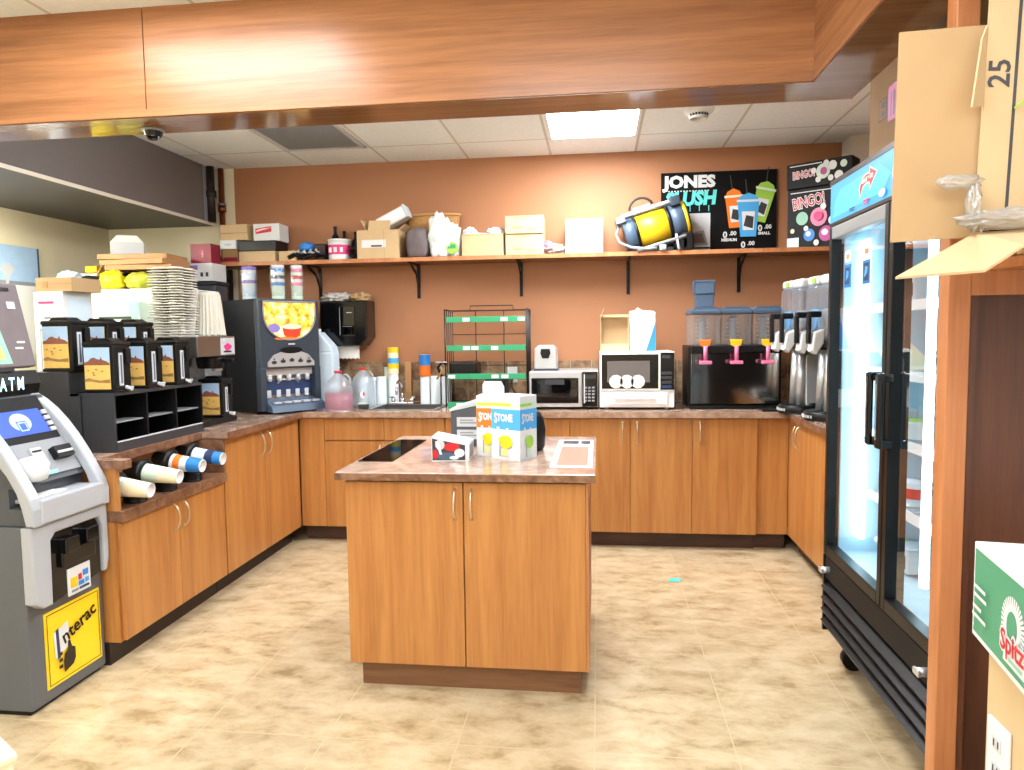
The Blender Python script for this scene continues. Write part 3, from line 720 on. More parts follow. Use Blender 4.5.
# ------------------------------------------------------------------ piled lids and filters on the brewer
tk = thing('carrier_stack', 'tall stack of white pulp cup carriers on the steel brewer', 'cup carriers', (-2.475, 3.92, 1.441))
for i in range(26):
    c = M('pulp'); z = i*.0155; dx = random.uniform(-.006, .006); dy = random.uniform(-.006, .006)
    c.box(-.098+dx, .098+dx, -.098+dy, .098+dy, z, z+.006, bev=.002, seg=1)
    for sx in (-.049, .049):
        for sy in (-.049, .049): c.lathe([(.044, z+.004), (.04, z+.012), (.02, z+.013)], (sx+dx, sy+dy, 0), 12)
    c.done('carrier', tk)
fl = thing('filter_stack', 'stack of white fluted paper coffee filters beside the cup carriers', 'coffee filters', (-2.37, 4.125, 1.441))
f = M('pulp'); n = 44
prof = [(0, .262), (.055, .26), (.064, .24), (.07, .18), (.075, .12), (.08, .05), (.085, .0)]
rings = []
for r, z in prof:
    if r == 0: rings.append([f.v((0, 0, z))]*n)
    else: rings.append([f.v(((r*(1+.06*(1 if i % 2 else -1)*(1-z/.3)))*math.cos(2*PI*i/n), (r*(1+.06*(1 if i % 2 else -1)*(1-z/.3)))*math.sin(2*PI*i/n), z-.01*(i % 3 == 0)*(z < .01)+.01)) for i in range(n)])
for A, B in zip(rings, rings[1:]):
    for i in range(n):
        j = (i+1) % n
        f.face([A[0], B[i], B[j]] if A[0] is A[1] else [A[i], A[j], B[j], B[i]], 'pulp')
f.done('filters', fl)
# ------------------------------------------------------------------ staff side clutter
bc = thing('back_cabinet', 'white cabinet standing on the deep counter behind the coffee servers', 'cabinet', (-3.02, 4.5, CT))
M('white').box(-3.425, -2.665, 4.31, 4.76, CT+.001, 1.755, bev=.004).done('body', bc, True)
M('white_gloss').box(-3.40, -2.67, 4.297, 4.309, CT+.01, 1.745, bev=.003).done('door', bc, True)
M('black').box(-3.425, -3.405, 4.30, 4.309, CT+.002, 1.757).done('seam', bc, True)
def at_box(name, label, cat, x0, x1, y0, y1, z0, z1, m, deco=None, group=None, bev=.0):
    b = M(m).box(x0, x1, y0, y1, z0, z1, bev=bev)
    if deco: deco(b)
    return tag(b.done(name, org=((x0+x1)/2, (y0+y1)/2, z0)), label, cat, group)
at_box('cardboard_box', 'tan carton under the white printed appliance carton, hidden by the coffee servers', 'box', -3.03, -2.83, 3.5, 3.74, CT+.001, 1.2, 'cardboard', lambda b: b.box(-3.03, -2.83, 3.498, 3.5, 1.05, 1.06, 'cardboard_dark'))
wc = thing('appliance_carton', 'white printed appliance carton behind the rear coffee servers', 'carton', (-2.93, 3.61, 1.201))
b = M('white').box(-3.015, -2.842, 3.5, 3.72, 1.201, 1.69)
S = Sheet(b, (-3.015, 3.5, 1.201), X, Z)
S.rect(.02, .15, .03, .385, 'light_grey').rect(.028, .142, .30, .37, 'white').rect(.03, .14, .05, .29, 'mid_grey').rect(.037, .133, .06, .28, 'white_gloss').rect(.06, .10, .345, .352, 'stand_grey').rect(.03, .12, .425, .437, 'hot_pink')
b.box(-2.842, -2.8415, 3.53, 3.69, 1.22, 1.66, 'pale_blue')
b.done('box', wc, True)
t = thing('green_carton', 'pale green and white carton in front of the white cabinet', 'carton', (-2.95, 4.19, CT))
gb = M('pale_green').box(-3.09, -2.815, 4.1, 4.28, CT+.001, 1.66)
S = Sheet(gb, (-3.09, 4.1, 1.40), X, Z)
S.rect(0, .275, .17, .26, 'teal_green').rect(.075, .20, .18, .26, 'cream').rect(.225, .265, 0, .26, 'teal_green').rect(.0, .22, .155, .17, 'stand_grey')
gb.done('box', t, True)
sc_ = at_box('side_cabinet', 'narrow white cabinet between the wall and the white cabinet, hidden by cartons', 'cabinet', -3.70, -3.44, 4.33, 4.75, CT+.001, 1.80, 'white', lambda b: b.box(-3.69, -3.45, 4.322, 4.33, CT+.02, 1.78, 'white_gloss'))
at_box('cardboard_box', 'flat brown cardboard box on top of the white appliance carton', 'box', -3.0, -2.79, 3.505, 3.73, 1.691, 1.765, 'cardboard', lambda b: b.box(-2.96, -2.93, 3.502, 3.505, 1.71, 1.745, 'cardboard_dark').box(-3.0, -2.79, 3.503, 3.505, 1.73, 1.733, 'cardboard_dark'))
tag(M('black_matte').blob((-3.335, 4.36, 1.80), (.08, .05, .055), .2, 5, 3, flat=1.757).done('black_cloth', org=(-3.335, 4.36, 1.757)), 'crumpled black cloth on the corner of the white cabinet beside the yellow bag', 'cloth')
tag(M('yellow_bag').blob((-3.20, 4.40, 1.815), (.085, .08, .07), .2, 5, 5, flat=1.757, sub=4).done('yellow_bag', org=(-3.2, 4.4, 1.757)), 'bright yellow plastic bag on the white cabinet', 'bag')
tag(M('olive_bag').blob((-3.0, 4.40, 1.81), (.105, .075, .06), .2, 5, 8, flat=1.757, sub=4).done('green_bag', org=(-3.0, 4.4, 1.757)), 'yellow green plastic bag next to the bright yellow bag', 'bag')
tag(M('black_matte').blob((-3.10, 4.61, 1.82), (.28, .10, .08), .22, 5, 11, flat=1.757, sub=4).done('dark_jacket', org=(-3.1, 4.61, 1.757)), 'dark folded jacket behind the yellow bags', 'jacket')
tag(M('pale_blue').blob((-3.53, 4.42, 1.845), (.075, .07, .045), .25, 6, 14, 'pale_blue', flat=1.801, sub=4).done('blue_bag', org=(-3.53, 4.42, 1.801)), 'pale blue plastic bag behind the flat cardboard box', 'bag')
pq = M('paper')
for i in range(4): pq.T = rot_m((-3.575, 4.62, 1.801+.022*i), .12*i-.2); pq.box(-.12, .13, -.09, .09, 0, .016)
tag(pq.done('paper_sheaf', org=(-3.575, 4.62, 1.801)), 'loose white paper sheaf behind the pale blue bag', 'papers')
tag(M('bright_yellow').box(-3.54, -3.45, 4.58, 4.66, 1.8925, 1.94, bev=.008).done('yellow_packet', org=(-3.5, 4.62, 1.8925)), 'small yellow packet on the white papers', 'packet')
ts_ = thing('tray', 'lowest of three stacked brown wooden trays by the cream wall', 'tray', (-3.06, 4.60, 1.893), .05, 'stacked brown trays')
t_ = M('tray_wood'); t_.box(-.22, .22, -.14, .14, 0, .008, bev=.002); t_.done('bottom', ts_)
t_ = M('tray_wood')
for a in ((-.235, -.22, -.15, .15), (.22, .235, -.15, .15), (-.22, .22, -.15, -.135), (-.22, .22, .135, .15)): t_.box(*a, 0, .034, bev=.003)
t_.done('rim', ts_)
dup(ts_, (-3.09, 4.59, 1.929), -.05, 'middle of three stacked brown wooden trays by the cream wall')
dup(ts_, (-3.11, 4.60, 1.965), .10, 'topmost of three stacked brown wooden trays, under the white carton')
tag(M('tray_wood').tube([(-3.43+.04*k, 4.50, 1.757+.20*math.sin(PI*k/6)) for k in range(7)], .006, 6).tube([(-3.36+.04*k, 4.50, 1.757+.17*math.sin(PI*k/6)) for k in range(4)], .006, 6).done('bag_handles', org=(-3.35, 4.5, 1.757)), 'two thin brown carrier handles sticking up beside the trays', 'bag handles')
b = M('white'); b.T = rot_m((-3.22, 4.60, 2.001), .55)
b.box(-.10, .10, -.09, .09, 0, .085).box(-.101, .101, -.092, -.09, .0, .085, 'light_grey').prism([(-.10, .085), (.10, .085), (.06, .13), (-.06, .13)], 'y', -.09, .09, 'white')
tag(b.done('white_carton', org=(-3.22, 4.6, 2.001)), 'white carton with folded lid on top of the brown trays', 'carton')
bn = thing('storage_bin', 'tall dark teal storage bin behind the coffee filters', 'bin', (-2.84, 4.91, CT))
M('dark_grey').box(-2.96, -2.72, 4.82, 5.0, CT+.001, 1.81, bev=.01).done('body', bn, True); M('stand_grey').box(-2.97, -2.71, 4.81, 5.01, 1.81, 1.836, bev=.004).done('lid', bn, True)
at_box('printed_carton', 'flat white printed carton on the dark storage bin under a dark red box', 'carton', -2.985, -2.725, 4.80, 4.99, 1.837, 1.962, 'white', lambda b: (Sheet(b, (-2.985, 4.80, 1.837), X, Z).rect(.03, .15, .07, .11, 'lilac').rect(.17, .19, .03, .06, 'stand_grey').rect(.21, .23, .03, .06, 'stand_grey').rect(.04, .12, .03, .05, 'pale_blue')))
at_box('red_box', 'dark red box on top of the flat white printed carton', 'box', -2.89, -2.735, 4.81, 4.94, 1.963, 2.10, 'dark_red', lambda b: (Sheet(b, (-2.89, 4.81, 1.963), X, Z).rect(.085, .095, .04, .09, 'pink').rect(.08, .10, .06, .07, 'pink')))
# calendar on the left wall
cl = thing('wall_calendar', 'wall calendar with a winter field picture over a blank white page', 'calendar', (-3.855, 4.3, 1.4))
c0, c1 = 3.95, 4.545
M('paper').box(-3.859, -3.853, c0, c1, 1.33, 1.70).done('page', cl, True)
b = M('sky_print').box(-3.859, -3.852, c0, c1, 1.70, 2.06)
S = Sheet(b, (-3.852, c0, 1.70), Y, Z)
S.rect(0, c1-c0, .0, .10, 'paper').rect(0, c1-c0, .10, .125, 'mid_grey').poly([(.30, .10), (.32, .10), (.34, .16), (.38, .2), (.34, .24), (.29, .24), (.26, .19), (.30, .16)], 'light_grey').rect(c1-c0-.02, c1-c0-.005, .1, .36, 'blue_grey')
b.done('picture', cl, True)

# ------------------------------------------------------------------ back counter
pt = thing('towel_dispenser', 'black wall mounted paper towel dispenser with white towel hanging out', 'towel dispenser', (-1.87, 5.28, 1.25))
q = M('black_gloss').prism([(-2.05, 1.40), (-2.0, 1.355), (-1.74, 1.355), (-1.69, 1.42), (-1.69, 1.69), (-2.05, 1.69)], 'y', 5.07, 5.28, bev=.012)
q.done('body', pt, True)
q = M('dark_glass').box(-1.9, -1.78, 5.063, 5.071, 1.43, 1.65, bev=.003)
q.box(-1.895, -1.89, 5.061, 5.064, 1.44, 1.64, 'mid_grey').box(-1.84, -1.80, 5.061, 5.064, 1.60, 1.605, 'light_grey').box(-1.87, -1.80, 5.061, 5.064, 1.50, 1.503, 'mid_grey').done('window', pt, True)
tw = M('paper'); pts = [(-1.965, 1.37), (-1.775, 1.37)]+[(-1.775-.19*k/12, 1.262+(.006 if k % 2 else -.004)) for k in range(13)]
tw.prism(pts, 'y', 5.13, 5.137).done('paper_towel', pt, True)
for i, (x, l) in enumerate(((-1.94, 'crumpled clear plastic wrapping lying on the black towel dispenser'), (-1.76, 'torn brown paper wrapping lying on the end of the black towel dispenser'))):
    tag(M('plastic_wrap' if i == 0 else 'cardboard').blob((x, 5.16, 1.715), (.10-.03*i, .09, .04), .55, 7, 20+i, flat=1.691, sub=4).done('crumpled_wrapper', org=(x, 5.16, 1.691)), l, 'wrapper', 'wrappers on the towel dispenser')
def jug(h, r, liquid, cap, label, loc, sq=.9, lid=True):
    t = thing('plastic_jug', label, 'jug', loc, 0, 'plastic jugs by the sink')
    P_ = [(0, 0), (r*.93, 0), (r, .012), (r, h*.50), (r*.96, h*.60), (r*.72, h*.76), (r*.36, h*.88), (r*.24, h*.92), (r*.24, h*.96)]
    M('jug_plastic').lathe(P_, n=28, sx=1, sy=sq).done('bottle', t)
    if liquid: M(liquid).lathe([(0, .004), (r*.91, .004), (r*.965, .014), (r*.965, h*.43), (0, h*.43)], n=28, sx=1, sy=sq).done('liquid', t)
    M(cap).cyl((0, 0, h*.945), (0, 0, h), r*.28, n=18).done('cap', t)
    M('jug_plastic').tube([(r*.3, 0, h*.87), (r*.62, 0, h*.90), (r*.86, 0, h*.80), (r*.93, 0, h*.62)], r*.09, 8).done('grip', t)
    return t
jug(.275, .098, 'pink_liquid', 'red', 'milky jug half full of pink liquid at the end of the back counter', (-1.80, 4.75, CT))
j = jug(.285, .088, None, 'red', 'milky white jug with red cap and round label beside the pink jug', (-1.70, 4.97, CT))
o = M('red').cyl((0.028, -.0815, .10), (.03, -.0825, .10), .03, n=18, m='white'); o.cyl((.0285, -.083, .10), (.0285, -.0835, .10), .014, n=12).done('label', j)
t = thing('water_bottle', 'tall pale blue bottle with sloped shoulder behind the pink jug', 'bottle', (-1.985, 4.988, CT))
q = M('pale_blue').box(-.085, .085, -.07, .07, 0, .40, bev=.012)
q.prism([(-.083, .398), (.083, .398), (.075, .44), (-.02, .545), (-.07, .545), (-.083, .50)], 'y', -.065, .065, bev=.01)
for z in (.12, .2, .28, .36): q.box(-.086, .086, -.071, .071, z, z+.006)
q.done('bottle', t); M('white').cyl((-.045, 0, .54), (-.045, 0, .57), .022, n=16).done('cap', t)
def sleeve(x, y, h, label, r=.036, inner=None, ih=0., pal=None):
    t = thing('cup_sleeve', label, 'cup stack', (x, y, CT), 0, 'white cup sleeves on the back counter')
    M('foam').lathe([(0, 0), (r, 0), (r, h*.94), (r*.94, h), (0, h)], n=22).done('sleeve', t)
    if inner:
        c = M(inner[0]); k = len(inner)
        for i, m_ in enumerate(inner): c.lathe([(.041, h+ih*i/k), (.041, h+ih*(i+1)/k)], n=22, m=m_)
        c.lathe([(.041, h), (0, h)], n=22); c.lathe([(.041, h+ih), (.036, h+ih), (.034, h+ih-.01), (0, h+ih-.01)], n=22, m='white')
        c.done('printed_cup', t)
    return t
sleeve(-1.70, 5.20, .20, 'first white cup sleeve beside the red capped jug')
sleeve(-1.628, 5.19, .205, 'middle white cup sleeve between the jug and the faucet')
sleeve(-1.772, 5.20, .205, 'white cup sleeve tucked behind the red capped jug')
sleeve(-1.545, 5.232, .225, 'white cup sleeve behind the faucet topped with yellow printed cups', inner=['cream', 'bright_yellow', 'sky_blue', 'cream', 'bright_yellow'], ih=.20)
sleeve(-1.285, 5.17, .21, 'white cup sleeve topped with blue and orange printed cups', inner=['orange', 'orange', 'blue', 'blue'], ih=.16)
sleeve(-1.207, 5.17, .21, 'white cup sleeve between the orange topped one and the wire rack')
sleeve(-1.125, 5.18, .205, 'white cup sleeve touching the wire rack')
at_box('wood_block', 'upright tan wood strip leaning on the tiles behind the faucet', 'wood strip', -1.455, -1.41, 5.235, 5.27, CT, 1.225, 'tray_wood', lambda b: b.box(-1.45, -1.415, 5.233, 5.236, .95, 1.0, 'cardboard_dark'))
at_box('soap_box', 'small pale green box beside the yellow printed cups', 'box', -1.62, -1.575, 5.245, 5.27, CT, 1.19, 'pale_green', lambda b: b.box(-1.615, -1.58, 5.243, 5.245, 1.11, 1.16, 'cream'))
at_box('sponge', 'dark scouring sponge on the sink edge', 'sponge', -1.68, -1.615, 4.80, 4.85, CT+.001, CT+.035, 'stand_grey', lambda b: b.box(-1.68, -1.615, 4.8, 4.85, CT+.035, CT+.045, 'pale_green'), bev=.006)
# wire display rack
rk = thing('display_rack', 'black wire display rack with green price strips standing on the back counter', 'display rack', (-.78, 5.05, CT))
rx0, rx1, yb_, yf = -1.075, -.495, 5.20, 4.93; zt = 1.605
w = M('wire_black')
for x in (rx0, rx1):
    w.tube([(x, yf, CT), (x, yf, zt), ], .006, 6)
    for k in range(4): w.tube([(x, yf+.068*(k+1), CT+.01), (x, yf+.068*(k+1), zt-.0)], .004, 6)
    w.tube([(x, yf, CT+.02), (x, yb_, CT+.02)], .005, 6).tube([(x, yf, zt), (x, yb_, zt)], .005, 6)
w.tube([(rx0, yb_, zt), (rx1, yb_, zt)], .005, 6).tube([(rx0, yb_, CT+.01), (rx1, yb_, CT+.01)], .005, 6)
for x in (-.9, -.69): w.tube([(x, yb_, CT+.01), (x, yb_, zt)], .004, 6)
w.tube([(-.94, yb_, zt), (-.94, yb_, zt+.035), (-.62, yb_, zt+.035), (-.62, yb_, zt)], .004, 6)
for z in (1.20, 1.43): w.tube([(rx0, yb_, z), (rx1, yb_, z)], .003, 6)
w.done('frame', rk, True)
for z, x1 in ((1.535, rx1), (1.335, rx1), (1.135, rx1), (.935, rx1)):
    s_ = M('wire_black').tube([(rx0, yf, z), (rx1, yf, z)], .004, 6).tube([(rx0, yb_, z), (rx1, yb_, z)], .004, 6)
    for k in range(30): s_.tube([(rx0+.58*(k+.5)/30, yf, z), (rx0+.58*(k+.5)/30, yb_, z)], .0018, 4)
    sh_ = s_.done('wire_shelf', rk, True)
    g = M('green').box(rx0+.012, rx1-.008, yf-.012, yf-.007, z-.02, z+.02, bev=.002)
    for a in random.sample([.02, .075, .13, .19, .25, .33, .40, .47, .52], 3): g.box(rx0+a, rx0+a+.05, yf-.0135, yf-.012, z-.013, z+.012, 'white')
    g.done('price_strip', sh_, True)['label'] = 'green price strip with white tags'
tag(M('black').box(-1.06, -.86, 4.97, 5.17, 1.142, 1.235, bev=.012).done('black_pouch', org=(-.96, 5.07, 1.142)), 'black pouch on the second wire shelf of the rack', 'pouch')
q = M('black_matte').tube([(-1.10, 4.90, 1.14), (-1.12, 4.88, 1.20), (-1.09, 4.89, 1.24), (-1.06, 4.9, 1.22)], .01, 8).tube([(-1.13, 4.89, 1.12), (-1.09, 4.88, 1.18), (-1.12, 4.9, 1.23)], .008, 8, 'cardboard_dark').box(-1.135, -1.06, 4.88, 4.91, 1.235, 1.242, 'light_grey')
tag(q.tube([(-1.10, 4.90, 1.14), (-1.078, 4.925, 1.15)], .004, 6).done('tangled_cord', org=(-1.1, 4.9, 1.14)), 'dark tangled cord hung on the corner of the wire rack', 'cord')
ol = thing('wall_outlet', 'white electric outlet with a plug on the tiles behind the rack', 'outlet', (-.64, 5.27, 1.12))
M('white').box(-.678, -.602, 5.266, 5.272, 1.065, 1.185, bev=.003).done('plate', ol, True)
M('black').box(-.655, -.625, 5.235, 5.266, 1.09, 1.125, bev=.005).tube([(-.64, 5.24, 1.09), (-.64, 5.235, 1.03), (-.6, 5.24, .96), (-.55, 5.25, .93)], .005, 6).done('plug', ol, True)
at_box('dark_slate', 'dark flat slab leaning on the tiles behind the rack', 'slab', -.84, -.66, 5.225, 5.24, CT, 1.13, 'bulkhead_under')
# microwaves
m1 = thing('microwave', 'silver microwave with black glass door and a small silver grinder on top', 'microwave', (-.235, 4.98, CT), 0, 'microwaves on the back counter')
x0, x1, y0, y1, z0, z1 = -.468, -.002, 4.79, 5.20, CT+.015, 1.175
q = M('silver').box(x0, x1, y0, y1, z0, z1, bev=.006)
for x in (x0+.05, x1-.05):
    for y in (y0+.05, y1-.05): q.cyl((x, y, CT), (x, y, z0+.002), .015, n=10, m='black')
q.done('body', m1, True)
dr = M('silver').box(x0+.004, x0+.355, y0-.018, y0, z0+.004, z1-.004, bev=.004).box(x0+.018, x0+.335, y0-.020, y0-.017, z0+.03, z1-.045, 'black_gloss').box(x0+.03, x0+.32, y0-.0215, y0-.0195, z0+.05, z1-.06, 'dark_glass')
dr.box(x0+.11, x0+.24, y0-.0222, y0-.0212, z1-.09, z1-.055, 'stand_grey').done('door', m1, True)
cp = M('black_gloss').box(x0+.36, x1-.004, y0-.014, y0, z0+.004, z1-.004, bev=.003)
for i in range(5):
    for k in range(3): cp.box(x0+.372+.026*k, x0+.39+.026*k, y0-.016, y0-.013, z0+.04+.022*i, z0+.052+.022*i, 'mid_grey')
cp.box(x0+.37, x1-.015, y0-.016, y0-.013, z1-.05, z1-.025, 'stand_grey').box(x0+.37, x0+.378, y0-.02, y0-.014, z0+.03, z1-.02, 'light_grey').done('control_panel', m1, True)
gr = thing('bean_grinder', 'small silver grinder with a dark chute on the lower microwave', 'grinder', (-.36, 4.94, 1.175))
q = M('silver').prism([(-.08, .012), (.08, .012), (.075, .15), (.05, .175), (-.05, .175), (-.075, .15)], 'y', -.08, .08, bev=.008); q.box(-.083, .083, -.085, .085, 0, .014, 'stand_grey', bev=.003).done('body', gr)
M('black').prism([(-.03, .15), (.03, .15), (.035, .12), (.022, .085), (-.022, .085), (-.035, .12)], 'y', -.088, -.07, bev=.003).done('chute', gr)
m2 = thing('microwave', 'large white microwave with white round stickers on its black door', 'microwave', (.25, 4.98, CT), 0, 'microwaves on the back counter')
x0, x1, y0, y1, z0, z1 = .008, .50, 4.775, 5.22, CT+.015, 1.302
q = M('white_gloss').box(x0, x1, y0, y1, z0, z1, bev=.006)
for x in (x0+.05, x1-.05):
    for y in (y0+.03, y1-.05): q.cyl((x, y, CT), (x, y, z0+.002), .015, n=10, m='mid_grey')
q.done('body', m2, True)
dr = M('white_gloss').box(x0+.004, x0+.40, y0-.016, y0, 1.045, z1-.004, bev=.003).box(x0+.014, x0+.385, y0-.018, y0-.015, 1.058, z1-.018, 'black_gloss').box(x0+.05, x0+.33, y0-.0195, y0-.0175, 1.10, z1-.06, 'bulkhead_grey').done('door', m2, True)
for k in range(3): tag(M('paper').cyl((x0+.108+.072*k, y0-.0196, 1.105), (x0+.108+.072*k, y0-.0216, 1.105), .046, n=10).done('round_sticker', org=(x0+.108+.072*k, y0-.0196, 1.105)), ('white round sticker at the hinge side of the microwave door', 'middle white round sticker on the black microwave door', 'white round sticker on the microwave door nearest its keypad')[k], 'sticker', 'round stickers on the microwave door')
cp = M('black_gloss').box(x0+.392, x1-.004, y0-.014, y0, 1.05, z1-.006, bev=.002)
for i in range(4): cp.box(x0+.405, x1-.02, y0-.016, y0-.013, 1.06+.03*i, 1.08+.03*i, 'stand_grey' if i else 'navy')
cp.box(x0+.41, x1-.03, y0-.016, y0-.013, z1-.045, z1-.025, 'dark_blue_grey').done('control_panel', m2, True)
M('white_gloss').box(x0+.03, x1-.045, y0-.018, y0, z0+.02, 1.035, bev=.004).box(x0+.10, x1-.12, y0-.032, y0-.016, .985, .997, bev=.004).done('drawer', m2, True)
bx = thing('open_box', 'open tan cardboard box standing on the white microwave', 'box', (.105, 5.0, 1.302))
q = M('cardboard_light').box(-.09, .105, .06, .064, 0, .255).box(-.09, -.086, -.06, .064, 0, .235).box(.10, .104, -.06, .064, 0, .225).box(-.09, .104, -.06, .064, 0, .004).box(-.09, .104, -.064, -.06, 0, .05)
q.done('box', bx); q = M('cardboard_light'); q.T = rot_m((-.09, 0, .23), 0, 0, .35); q.box(-.002, .002, -.06, .062, 0, .07).done('flap', bx)
q = M('cardboard_light').box(-.085, .104, -.02, .062, .235, .252); q.done('inner_flap', bx)
wg = M('white_gloss'); wg.prism([(.215, 1.303), (.392, 1.303), (.39, 1.565), (.372, 1.575), (.30, 1.58), (.268, 1.60), (.25, 1.58), (.213, 1.575)], 'y', 4.95, 5.06, bev=.012)
S = Sheet(wg, (.215, 4.949, 1.303), X, Z)
S.poly([(.11, .0), (.175, .0), (.174, .20)], 'blue').rect(.02, .06, .02, .04, 'pale_blue')
wg.tube([(.24+.0045*k, 4.9485, 1.50+.012*math.sin(k*1.3)+.0012*k) for k in range(20)], .0022, 5, 'mid_grey').tube([(.325, 4.9485, 1.50), (.31, 4.9485, 1.46), (.285, 4.9485, 1.445)], .002, 5, 'mid_grey')
tag(wg.done('paper_bag', org=(.30, 5.0, 1.303)), 'white bag with a blue corner standing on the white microwave', 'bag')
# juice dispenser
jd = thing('juice_dispenser', 'three bowl cold drink dispenser with mirror steel front', 'drink dispenser', (.89, 4.98, CT))
q = M('black').box(.60, 1.20, 4.80, 5.22, CT, CT+.02, bev=.004).box(.60, 1.20, 4.86, 5.22, CT+.02, 1.335, bev=.006)
q.box(.61, 1.19, 4.78, 4.87, 1.29, 1.335, bev=.006).done('cabinet', jd, True)
M('mirror_steel').box(.615, 1.185, 4.845, 4.862, CT+.03, 1.285, bev=.003).done('front_panel', jd, True)
for i in range(3):
    xa = .612+.198*i; xb = xa+.182
    bw = M('clear_plastic')
    bw.prism([(xa, 1.345), (xa+.04, 1.335), (xb-.04, 1.335), (xb, 1.345), (xb, 1.55), (xa, 1.55)], 'y', 4.80, 5.10, bev=.008)
    bw.done('bowl', jd, True)
    ag = M('light_grey').cyl((xa+.09, 4.95, 1.34), (xa+.09, 4.95, 1.53), .022, n=12).box(xa+.06, xa+.12, 4.90, 5.0, 1.50, 1.515, bev=.003)
    for k in range(5): ag.box(xa+.05, xa+.13, 4.93, 4.97, 1.37+.028*k, 1.374+.028*k)
    ag.done('agitator', jd, True)
    M('blue_grey').box(xa-.006, xb+.006, 4.79, 5.11, 1.545, 1.572, bev=.006).prism([(xa, 1.572), (xb, 1.572), (xb-.025, 1.59), (xa+.025, 1.59)], 'y', 4.80, 5.10).done('lid', jd, True)
    tp_ = M('yellow' if i else 'orange').prism([(xa+.045, 1.375), (xa+.125, 1.375), (xa+.115, 1.338), (xa+.095, 1.325), (xa+.075, 1.325), (xa+.055, 1.338)], 'y', 4.775, 4.80, bev=.004)
    tp_.done('flavour_tag', jd, True)
    M('pink').cyl((xa+.085, 4.765, 1.235), (xa+.085, 4.765, 1.335), .013, n=12).box(xa+.045, xa+.125, 4.745, 4.785, 1.215, 1.238, bev=.006).done('tap', jd, True)['label'] = 'pink tap lever'
bn1 = M('blue_grey').prism([(-.055, 0), (.055, 0), (.062, .09), (-.062, .09)], 'y', -.05, .05, bev=.006)
tag(bn1.done('plastic_bin'), 'lower blue grey bin stacked on the drink dispenser lid', 'bin', 'small bins on the drink dispenser').location = (.712, 4.95, 1.592)
o = M('blue_grey')
z0 = .075
for a in ((-.066, .066, -.056, -.052), (-.066, .066, .052, .056), (-.066, -.062, -.056, .056), (.062, .066, -.056, .056), (-.06, .06, -.05, .05)): o.box(*a, 0, .085 if a[3] != .05 else .006)
o.box(-.07, .07, -.06, -.052, .075, .088, bev=.003).box(-.07, .07, .052, .06, .075, .088, bev=.003)
tag(o.done('plastic_bin'), 'upper open blue grey bin stacked on the drink dispenser lid', 'bin', 'small bins on the drink dispenser').location = (.708, 4.95, 1.683)
# slush machines
def slush(label, loc, rot):
    t = thing('slush_machine', label, 'slush machine', loc, rot, 'twin bowl slush machines')
    M('black').lathe([(0, 0), (.125, 0), (.13, .012), (.13, .045), (.12, .055), (0, .055)], (0, -.03, 0), 32, sy=.95).box(-.12, .12, .0, .26, 0, .07, bev=.008).done('base', t)
    lb_ = M('light_grey')
    for k in range(7):
        a = -PI/2-.5+.16*k; lb_.box(.131*math.cos(a)-.007, .131*math.cos(a)+.007, -.03+.125*math.sin(a)-.004, -.03+.125*math.sin(a)+.002, .018, .034)
    lb_.done('base_lettering', t)
    M('black').box(-.15, .15, .06, .30, .06, .42, bev=.01).done('cabinet', t)
    M('silver').prism([(-.085, .055), (.085, .055), (.07, .36), (.04, .41), (-.04, .41), (-.07, .36)], 'y', -.02, .06, bev=.006).box(-.01, .01, -.024, -.02, .2, .26, 'lime').box(-.03, .03, -.024, -.02, .30, .34, 'stand_grey').done('front_panel', t)
    M('silver').cyl((-.055, -.05, .055), (-.045, -.03, .40), .02, .03, 14).done('leg_tube', t); M('silver').cyl((.055, -.05, .055), (.045, -.03, .40), .02, .03, 14).done('leg_tube', t)
    for sx in (-.085, .085):
        b_ = M('clear_plastic').box(sx-.075, sx+.075, -.10, .30, .46, .775, bev=.03, seg=4); b_.done('bowl', t)
        M('sky_blue' if sx < 0 else 'mid_grey').cyl((sx, -.085, .575), (sx, .28, .575), .06, n=20, cap=True).done('drum', t)
        M('white').box(sx-.07, sx+.07, -.09, .29, .772, .825, bev=.018, seg=3).done('lid', t)
        f = M('white').prism([(-.10, .52), (-.155, .50), (-.17, .40), (-.14, .38), (-.115, .42), (-.10, .44)], 'x', sx-.035, sx+.035, bev=.008); f.done('faucet', t)
        M('black').box(sx-.018, sx+.018, -.185, -.165, .44, .60, bev=.006).box(sx-.022, sx+.022, -.18, -.11, .585, .62, bev=.008).done('tap_lever', t)
    M('black').box(-.17, .17, -.10, .30, .42, .46, bev=.006).done('tray', t)
    M('lime').box(-.08, -.03, -.094, -.088, .785, .812).done('flavour_label', t)
    return t
sl = slush('slush machine against the back wall corner beside the cold drink dispenser', (1.275, 4.605, CT), -1.46)
dup(sl, (1.325, 4.225, CT), -1.46, 'slush machine standing closer to the glass door fridge')
at_box('black_tray', 'flat black tray sticking out over the worktop corner below the slush machines', 'tray', 1.04, 1.135, 4.655, 4.80, CT+.001, CT+.012, 'black')
tag(M('mid_grey').lathe([(0, 0), (.06, 0), (.075, .05), (.07, .055), (.055, .008), (0, .008)], n=24).done('drip_cup', org=None), 'small grey drip cup on the counter edge by the fridge', 'cup').location = (1.28, 3.9, CT)
